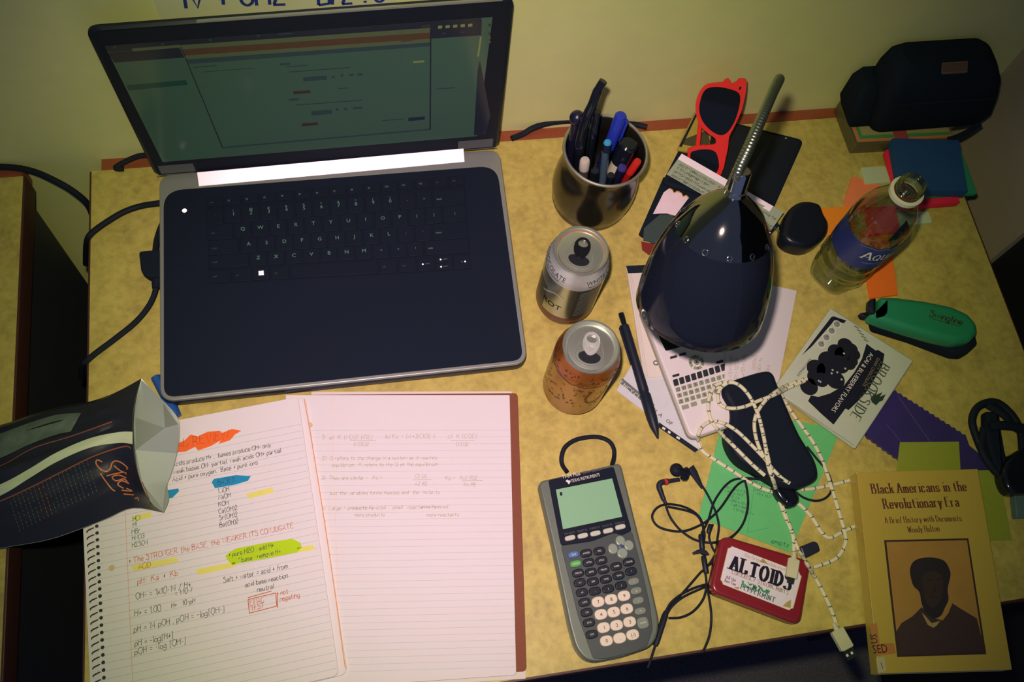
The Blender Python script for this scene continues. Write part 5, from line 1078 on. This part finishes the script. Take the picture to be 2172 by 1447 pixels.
mb = MB(); o = ats([(1696, 1160), (1728, 1147), (1736, 1152), (1741, 1168), (1712, 1183), (1704, 1180)], .8); mb.prism(rounded(o, .2, 4), .02, .8, mat('navy_black_cap', (36, 40, 58), .4), .2, nb=3); tag(mb.build('usb_dongle', loc=o[0]), 'small dark dongle on the bare desk right of the mint tin', 'dongle')

# ------------------------------------------------------------------ white braided charging cable
def inside(u, v, poly):
    c = False; j = len(poly) - 1
    for i in range(len(poly)):
        (xi, yi), (xj, yj) = poly[i], poly[j]
        if (yi > v) != (yj > v) and u < (xj - xi) * (v - yi) / (yj - yi) + xi: c = not c
        j = i
    return c
TINQ = [(1535, 1140), (1718, 1192), (1697, 1322), (1508, 1252)]
def zfor(u, v):
    if inside(u, v, cpx): return zg + .1
    if inside(u, v, TINQ): return 2.25
    if inside(u, v, body): return 1.75
    if inside(u, v, wq): return 1.1
    return .05
def c4(pts): return [(1380 + x / 3.0146, 760 + y / 3.0146) for x, y in pts]
def cordpath(px, lift=.22, n=7):
    pp = [V(u, v, 0) for u, v in px]; pp = cr(pp, n); zs = [zfor(p.x, p.y) + lift for p in pp]
    for _ in range(6): zs = [max(zs[i], (zs[max(i - 1, 0)] + zs[i] * 2 + zs[min(i + 1, len(zs) - 1)]) / 4) for i in range(len(zs))]
    for _ in range(3): zs = [(zs[max(i - 1, 0)] + zs[i] * 2 + zs[min(i + 1, len(zs) - 1)]) / 4 for i in range(len(zs))]
    return [at(p.x, p.y, z) for p, z in zip(pp, zs)]
M_brd = mat('white_braid', (224, 222, 186), .7, var=.12, scale=500, bump=.3); M_tick = mat('teal_fleck', (44, 78, 82), .7)
PTH = [c4([(1000, 132), (930, 152), (830, 195), (740, 265), (676, 360), (664, 450), (690, 560), (745, 665), (830, 760), (890, 800)]),
 c4([(985, 145), (880, 190), (790, 235), (700, 268), (600, 310), (510, 320), (445, 295), (430, 240), (455, 185), (510, 155), (570, 175), (630, 240), (680, 340), (715, 460), (738, 590), (752, 690), (790, 800), (840, 940), (880, 1050), (912, 1150), (915, 1265)]),
 c4([(480, 150), (415, 175), (376, 250), (370, 330), (395, 410), (460, 490), (560, 590), (650, 680), (730, 750)]),
 c4([(745, 660), (650, 560), (550, 465), (460, 415), (385, 405), (325, 445), (303, 515), (330, 590), (420, 655), (530, 725), (620, 785), (720, 835), (820, 868), (900, 900), (970, 950), (1040, 1030), (1090, 1110), (1145, 1148), (1220, 1115), (1345, 1055)]),
 c4([(835, 230), (890, 330), (970, 440), (1040, 540), (1100, 660), (1145, 790), (1185, 920), (1218, 1030), (1245, 1130), (1240, 1200), (1180, 1285), (1040, 1338)]),
 c4([(960, 842), (1050, 832), (1160, 810), (1315, 770)]),
 c4([(700, 400), (722, 500), (748, 620), (780, 760), (820, 900), (860, 1010), (900, 1100), (930, 1190), (985, 1290), (1050, 1400), (1110, 1510), (1160, 1620), (1190, 1710), (1212, 1760)])]
t = thing('charging_cable', 'white braided cable with teal flecks looped over the black eyeglass case', 'cable', at(1640, 960, 0))
mb = MB()
for k, px in enumerate(PTH):
    P = cordpath(px, .2 + .1 * ([0, 1, 2, 0, 1, 0, 1][k])); mb.tube(P, .2, M_brd, 8); s = 0; nxt = .3
    for i in range(1, len(P)):
        dl = (P[i] - P[i - 1]).length; s += dl
        if s > nxt and i < len(P) - 1:
            nxt += 1.05; d = (P[i] - P[i - 1]).normalized(); sd_ = d.cross(V(0, 0, 1)).normalized() * .1
            mb.tube([P[i] - d * .07 - sd_, P[i] + d * .07 + sd_], .205, M_tick, 8)
mb.build('cord', t)
def block(mb, a, b, w_, h, m, bev=.08): # box along a-b
    a, b = Vector(a), Vector(b); d = (b - a).normalized(); s = d.cross(V(0, 0, 1)).normalized(); u_ = s.cross(d)
    def sec(p, k): return [p + s * x * k + u_ * y * k for x, y in ((-w_ / 2 + bev, -h / 2), (w_ / 2 - bev, -h / 2), (w_ / 2, -h / 2 + bev), (w_ / 2, h / 2 - bev), (w_ / 2 - bev, h / 2), (-w_ / 2 + bev, h / 2), (-w_ / 2, h / 2 - bev), (-w_ / 2, -h / 2 + bev))]
    mb.rings([sec(a, .85), sec(a + d * bev, 1), sec(b - d * bev, 1), sec(b, .85)], m)
M_cw2 = mat('ivory_plug_plastic', (206, 206, 168), .45)
mb = MB(); block(mb, at(1684, 1186, 2.55), at(1678, 1226, 2.55), 1.15, .5, M_cw2); mb.tube([at(1685, 1172, 2.5), at(1683, 1190, 2.55)], [.22, .32], M_cw2, 10); pl = mb.build('micro_plug', t)
mb = MB(); block(mb, at(1678, 1226, 2.5), at(1676, 1238, 2.5), .7, .24, mat('dark_plug_metal', (60, 64, 66), .4, .6), .04); mb.build('contact', pl)
mb = MB(); e0 = at(1774, 1336, .45); block(mb, e0, at(1797, 1377, .45), 1.4, .7, M_cw2); mb.tube([at(1768, 1322, .45), at(1778, 1342, .45)], [.22, .34], M_cw2, 10); pl = mb.build('usb_plug', t)
mb = MB(); block(mb, at(1797, 1377, .45), at(1808, 1397, .45), 1.15, .45, MC['dark_plug_metal'], .04)
for s_ in (-.28, .28):
    d = (at(1808, 1397, .45) - at(1797, 1377, .45)).normalized(); c = at(1802, 1388, .69); sd = d.cross(V(0, 0, 1)); mb.add([c + sd * s_ + d * x * .12 + sd * y * .12 for x, y in ((-1, -1), (1, -1), (1, 1), (-1, 1))], [[0, 1, 2, 3]], M_white)
mb.build('contact', pl)

# ------------------------------------------------------------------ black earphones
t = thing('earphones', 'black tangled earphones with red ringed bud left of the mint tin', 'earphones', at(1470, 1120, 0))
def c8(pts): return [(1380 + x / 3.146, 960 + y / 3.146) for x, y in pts]
EP = [c8([(270, 110), (310, 180), (355, 240), (400, 320), (438, 410), (455, 490), (445, 580), (430, 680), (380, 760), (330, 805), (265, 880), (185, 970), (115, 1035), (98, 1085)]),
 c8([(62, 210), (85, 285), (102, 355), (130, 430), (190, 510), (270, 570), (340, 595), (430, 600)]) + c4([(520, 1140), (590, 1060), (622, 950), (618, 850), (600, 770)]),
 c8([(352, 560), (345, 470), (300, 405), (215, 360), (110, 345), (40, 372), (10, 430), (45, 490), (125, 520), (220, 525), (315, 492), (390, 445), (470, 365)]) + c4([(560, 805), (680, 768), (800, 765), (900, 800)]),
 c8([(345, 620), (360, 560), (350, 500), (315, 425), (240, 388), (115, 362)]),
 c8([(340, 540), (385, 450), (410, 365), (440, 300), (500, 220)]) + c4([(540, 775), (640, 768), (760, 790)]),
 c8([(415, 480), (390, 560), (410, 630), (435, 690), (395, 750)]),
 c8([(365, 800), (372, 890), (350, 980), (285, 1060), (205, 1100), (120, 1106)]),
 c8([(372, 880), (290, 905), (200, 950), (130, 1010), (98, 1080)]), c8([(372, 895), (300, 925), (210, 970), (140, 1030), (105, 1090)]),
 c8([(372, 880), (395, 1000), (405, 1110), (390, 1230), (345, 1340)]) ,
 c4([(900, 830), (975, 890), (1060, 912), (1130, 885), (1160, 820), (1130, 725), (1060, 640), (1000, 565)])]
def zfor2(u, v): return zfor(u, v)
mb = MB()
for k, px in enumerate(EP): mb.tube(cordpath(px, .13 + .06 * (k % 4), 6), .125, M_rub, 7)
px = c8([(30, 1290), (0, 1385), (-20, 1440)]); mb.tube(cordpath(px, .15), .13, M_rub, 7)
mb.build('cord', t)
for a, b, r in (((105, 1060), (30, 1290), .33), ((352, 690), (372, 810), .3), ((335, 545), (345, 650), .3), ((400, 480), (385, 540), .24)):
    mb = MB(); A_, B_ = (at(*q, .35) for q in c8([a, b])); mb.tube([A_, A_.lerp(B_, .12), A_.lerp(B_, .9), B_], [r * .7, r, r, r * .75], M_blk, 10); mb.build('sleeve' if r > .25 else 'slider', t)
mb = MB(); o = ats(c8([(282, 665), (310, 650), (345, 640), (375, 655), (395, 682), (370, 690), (335, 672), (290, 680)]), .5); mb.prism(o, .15, .55, M_blk, .08); mb.build('cord_clip', t)
mb = MB(); c = at(1435, 997, .75); mb.ball(c, .72, M_rub, 10, (1, 1, .85)); mb.tube([c, at(1448, 1003, .8), at(1458, 1001, .7)], [.62, .5, .55], M_gloss, 12); mb.ball(at(1452, 1012, .55), .48, M_gloss, 8); mb.tube([at(1463, 992, .6), at(1472, 1004, .55), at(1482, 1022, .4), at(1490, 1036, .3)], [.5, .42, .28, .16], M_blk, 10); mb.build('earbud', t)
mb = MB(); mb.tube([at(1441, 1017, .5), at(1418, 1021, .45)], .22, M_blk, 10); mb.tube(cr([at(1418, 1021, .45), at(1402, 1024, .4), at(1398, 1034, .35), at(1406, 1056, .3), at(1412, 1068, .25)], 5), [.3] * 12 + [.26] * 5 + [.2] * 4, M_blk, 10); bd = mb.build('elbow', t)
mb = MB(); mb.tube([at(1409, 1023, .46), at(1415, 1021.5, .46)], .34, mat('red_ring', (190, 44, 44), .4), 12); mb.build('ring', bd)

# ------------------------------------------------------------------ mint tin
t = thing('mint_tin', 'red rimmed hinged mint tin with white lid panel, by the front desk edge', 'tin', at(1605, 1230, 0))
M_tin = mat('deep_red_enamel', (132, 32, 42), .3, coat=.2); zt = 2.15
tq = [(1531, 1134), (1720, 1190), (1698, 1327), (1506, 1254)]
o = [V(*p.xy, 0) for p in rounded(ats(tq, zt), 1.0, 8)]
mb = MB(); mb.prism(inset(o, .1), .02, 1.2, mat('dark_tin_side', (40, 42, 50), .35, .5), .05, bb=.25); mb.build('base', t)
mb = MB(); mb.prism(o, 1.1, zt, M_tin, .3, nb=4)
lb = ats([(1546, 1157), (1701, 1216), (1680, 1297), (1527, 1237)], zt)
def notch(P, k=.35):
    r = []
    for i in range(4):
        a, b, c = P[i - 1], P[i], P[(i + 1) % 4]; d1 = (a - b).normalized(); d2 = (c - b).normalized(); r += [b + d1 * k, b + d1 * k * .6 + d2 * k * .6, b + d2 * k]
    return r
mb.poly([p + V(0, 0, .012) for p in notch([p + (sum(lb, Vector()) / 4 - p).normalized() * -.06 for p in lb])], mat('gold_border', (180, 160, 70), .5)); mb.poly([p + V(0, 0, .02) for p in notch(lb)], mat('tin_white_panel', (228, 222, 230), .4))
def ttx(u0, v0, u1, v1, txt, size, m, ser=True, wt=.2, foot=True):
    a, b = at(u0, v0, zt + .03), at(u1, v1, zt + .03); L_ = (b - a).length; f = flatmap(a, b - a)
    if ser: st, wd = serifst(txt, size, wt); serif(mb, txt, size, m, f, wt, sx=L_ / wd, foot=foot)
    else: wd = textmesh(txt)[2] * size; mb.text(txt, size, m, f, 'L', L_ / wd)
ttx(1549, 1207, 1674, 1251, 'ALTOIDS', 1.4, M_blk_ink, wt=.25); M_gold = mat('gold_print_tin', (176, 160, 84), .5)
ttx(1552, 1217, 1671, 1262, 'CURIOUSLY STRONG MINTS', .4, mat('brown_print', (140, 104, 76), .6), wt=.14); ttx(1571, 1249, 1642, 1278, 'PEPPERMINT', .5, mat('teal_serif', (50, 96, 92), .6), wt=.18); ttx(1578, 1180, 1664, 1211, 'The Original Celebrated', .34, M_gold, wt=.13)
ttx(1540, 1227, 1560, 1234, 'All the', .3, M_mar, wt=.16); ttx(1537, 1234, 1560, 1243, 'Best Tins', .3, M_mar, wt=.16)
qpoly(mb, [(1618, 1184), (1630, 1198), (1612, 1192)], zt + .03, M_gold); qpoly(mb, [(1668, 1278), (1678, 1272), (1677, 1290), (1660, 1286)], zt + .03, M_gold); qpoly(mb, [(1555, 1246), (1568, 1245), (1567, 1251)], zt + .03, M_gold)
rnd = random.Random(2)
for k in range(34):
    u = rnd.uniform(1574, 1632); v = 1238 + (u - 1574) * .32 + rnd.uniform(-6, 6) * (1 if u < 1618 else .4); a = rnd.uniform(0, 6.3); c = at(u, v, zt + .03 + k * .0004); r = rnd.uniform(.1, .22)
    mb.poly([c + V(r * 1.4 * cos(a), r * 1.4 * sin(a), 0), c + V(-.5 * r * sin(a), .5 * r * cos(a), 0), c - V(r * 1.4 * cos(a), r * 1.4 * sin(a), 0), c + V(.5 * r * sin(a), -.5 * r * cos(a), 0)], mat('mint_leaf_green', (44, 150, 84), .6) if k % 3 else mat('mint_leaf_dark', (30, 84, 66), .6))
mb.build('lid', t)

# ------------------------------------------------------------------ dark graphing calculator
t = thing('calculator', 'dark graphing calculator with green screen and black cord loop, nearest the front edge', 'calculator', at(1270, 1200, 0), 'calculators')
def c3(pts): return [(1100 + x / 2.7825, 900 + y / 2.7825) for x, y in pts]
def cat3(pts, z): return [V(*p.xy, 0) for p in ats(c3(pts), z)]
M_shell = mat('silver_grey_shell', (106, 118, 106), .38, .25); M_bz = mat('black_bezel', (26, 33, 46), .35, spec=.15); M_plate = mat('dark_grey_plate', (58, 70, 70), .5)
sh3 = [(118, 338), (602, 228), (640, 380), (690, 580), (745, 800), (790, 980), (834, 1180), (800, 1310), (620, 1370), (420, 1412), (340, 1330), (300, 1180), (250, 940), (205, 720), (150, 480)]
oo = [V(*p.xy, 0) for p in rounded(ats(c3(sh3), 1.9), [.6, .5, 0, 0, 0, 0, 1.0, 1.2, .6, 1.2, .8, 0, 0, 0, 0], 6)]
mb = MB(); mb.prism(oo, .05, 1.9, M_shell, .2, bb=.2, nb=4); mb.prism(inset(oo, -.04), .75, .95, mat('edge_groove', (90, 100, 92), .4)); mb.build('shell', t)
mb = MB(); mb.prism(rounded(cat3([(176, 330), (562, 250), (668, 628), (610, 658), (560, 640), (430, 690), (250, 716)], 2.05), .25, 4), 1.85, 2.05, M_bz, .06)
def c3tx(x0, y0, x1, y1, txt, size, m):
    a, b = at(*c3([(x0, y0)])[0], 2.06), at(*c3([(x1, y1)])[0], 2.06); wd = textmesh(txt)[2] * size; mb.text(txt, size, m, flatmap(a, b - a), 'L', (b - a).length / wd)
c3tx(258, 322, 365, 300, 'TI-84 Plus', .52, M_wprint); c3tx(378, 296, 492, 270, 'Silver Edition', .46, mat('dim_print', (84, 92, 96), .6)); c3tx(312, 344, 480, 306, 'TEXAS INSTRUMENTS', .46, M_wprint)
sx_ = at(*c3([(292, 340)])[0], 2.065); mb.poly([sx_ + V(x, y, 0) for x, y in ((-.25, .1), (-.05, .25), (.1, .12), (.3, .08), (.2, -.1), (.02, -.28), (-.08, -.05))], M_wprint)
for i in range(5): c3tx(272 + i * 74, 655 - i * 15.5, 332 + i * 74, 643 - i * 15.5, ['STAT PLOT F1', 'TBLSET F2', 'FORMAT F3', 'CALC F4', 'TABLE F5'][i], .28, MC['dim_print'])
mb.build('bezel', t)
mb = MB(); mb.prism(cat3([(220, 386), (552, 320), (612, 546), (262, 620)], 2.07), 2.0, 2.07, mat('green_lcd', (138, 190, 148), .3, var=.02)); 
c_ = c3([(243, 402), (256, 400), (259, 420), (245, 423)]); qpoly(mb, c_, 2.08, M_blk_ink); mb.build('display', t)
mb = MB(); mb.prism(rounded(cat3([(250, 716), (430, 690), (548, 645), (600, 640), (668, 628), (720, 820), (775, 1060), (792, 1210), (760, 1310), (690, 1345), (520, 1385), (440, 1385), (350, 1130), (300, 920)], 2.0), .3, 4), 1.8, 2.0, M_plate, .06); mb.build('keypad_plate', t)
ux = (at(*c3([(602, 605)])[0], 2) - at(*c3([(305, 670)])[0], 2)).normalized(); uy = V(-ux.y, ux.x, 0)
def key3(x, y, w_, h, m, txt=None, tm=M_wprint, n=16, pw=1.0, ts=.3):
    c = at(*c3([(x, y)])[0], 2.3); w_, h = w_ / 52 / 2, h / 52 / 2
    o = []
    for k in range(n):
        a = 2 * pi * k / n; ca, sa_ = cos(a), sin(a); o.append(c + ux * w_ * math.copysign(abs(ca) ** pw, ca) + uy * h * math.copysign(abs(sa_) ** pw, sa_))
    mb = MB(); mb.prism([V(*p.xy, 0) for p in o], 1.98, 2.3, m, .09, nb=3)
    if txt: mb.text(txt, ts, tm, flatmap(V(c.x, c.y, 2.305) - uy * ts * .36, ux), 'C')
    mb.build('key', t)
M_kd = mat('dark_slate_key', (30, 38, 48), .35, spec=.3); M_kl = mat('pale_grey_key', (196, 202, 184), .4); M_kg = mat('mid_grey_key', (124, 136, 122), .4); M_kw = mat('ivory_number_key', (226, 216, 196), .4)
for x, y in ((305, 670), (380, 657), (455, 643), (530, 627), (602, 605)): key3(x, y, 56, 26, M_kl, pw=.6)
key3(325, 768, 58, 34, mat('blue_second_key', (76, 116, 170), .4), '2nd', pw=.7); key3(338, 822, 60, 34, mat('green_alpha_key', (84, 172, 84), .4), 'ALPHA', pw=.7, ts=.22)
T3 = ['MODE', 'DEL', 'XT0n', 'STAT', 'MATH', 'APPS', 'PRGM', 'VARS', 'CLEAR', 'x-1', 'SIN', 'COS', 'TAN', '^', 'x2', ',', '(', ')', 'LOG', 'LN', 'STO', 'ON']
for k, (x, y) in enumerate(((400, 760), (478, 747), (415, 815), (490, 803), (352, 878), (428, 872), (503, 858), (578, 838), (652, 812), (362, 934), (440, 928), (517, 914), (592, 893), (665, 868), (375, 992), (452, 984), (530, 971), (606, 950), (390, 1050), (403, 1110), (417, 1171), (433, 1240))): key3(x, y, 62, 42, M_kd, T3[k], pw=.75, ts=.24)
for (x, y), c_ in zip(((680, 927), (695, 982), (707, 1040), (720, 1102)), '/x-+'): key3(x, y, 60, 36, M_kg, c_, pw=.75)
key3(735, 1172, 60, 58, M_kg, 'ENTER', pw=.65, ts=.2)
for (x, y), c_ in zip(((470, 1048), (547, 1033), (624, 1012), (487, 1122), (563, 1108), (640, 1089), (503, 1200), (580, 1186), (657, 1166), (520, 1278), (598, 1262), (675, 1242)), list('789456123') + ['0', '.', '(-)']): key3(x, y, 66, 52, M_kw, c_, M_blk_ink, pw=.8, ts=.5)
mb = MB()
for dx, dy, rx, ry in ((0, -34, 26, 28), (12, 38, 28, 28), (-44, 12, 26, 28), (50, -8, 26, 28)):
    c = at(*c3([(602 + dx, 722 + dy)])[0], 2.3); mb.prism([V(*(c + ux * rx / 52 * cos(a_ * pi / 9) + uy * ry / 52 * sin(a_ * pi / 9)).xy, 0) for a_ in range(18)], 1.98, 2.3, mat('silver_arrow_key', (150, 166, 148), .3, .2), .1, nb=3)
c = at(*c3([(604, 722)])[0], 2.25); mb.lathe([(.01, .05), (.2, .05), (.3, 0)], mat('navy_dot', (60, 80, 120), .5), c, n=12); mb.build('arrow_pad', t)
mb = MB(); lp = [(285, 280), (258, 240), (254, 190), (275, 135), (330, 95), (400, 78), (470, 76), (530, 98), (560, 140), (564, 190), (552, 240)]
mb.tube(cr([at(*q, .4 + (.5 if i in (0, 10) else 0)) for i, q in enumerate(c3(lp))], 6), .24, M_rub, 10); mb.build('cord_loop', t)
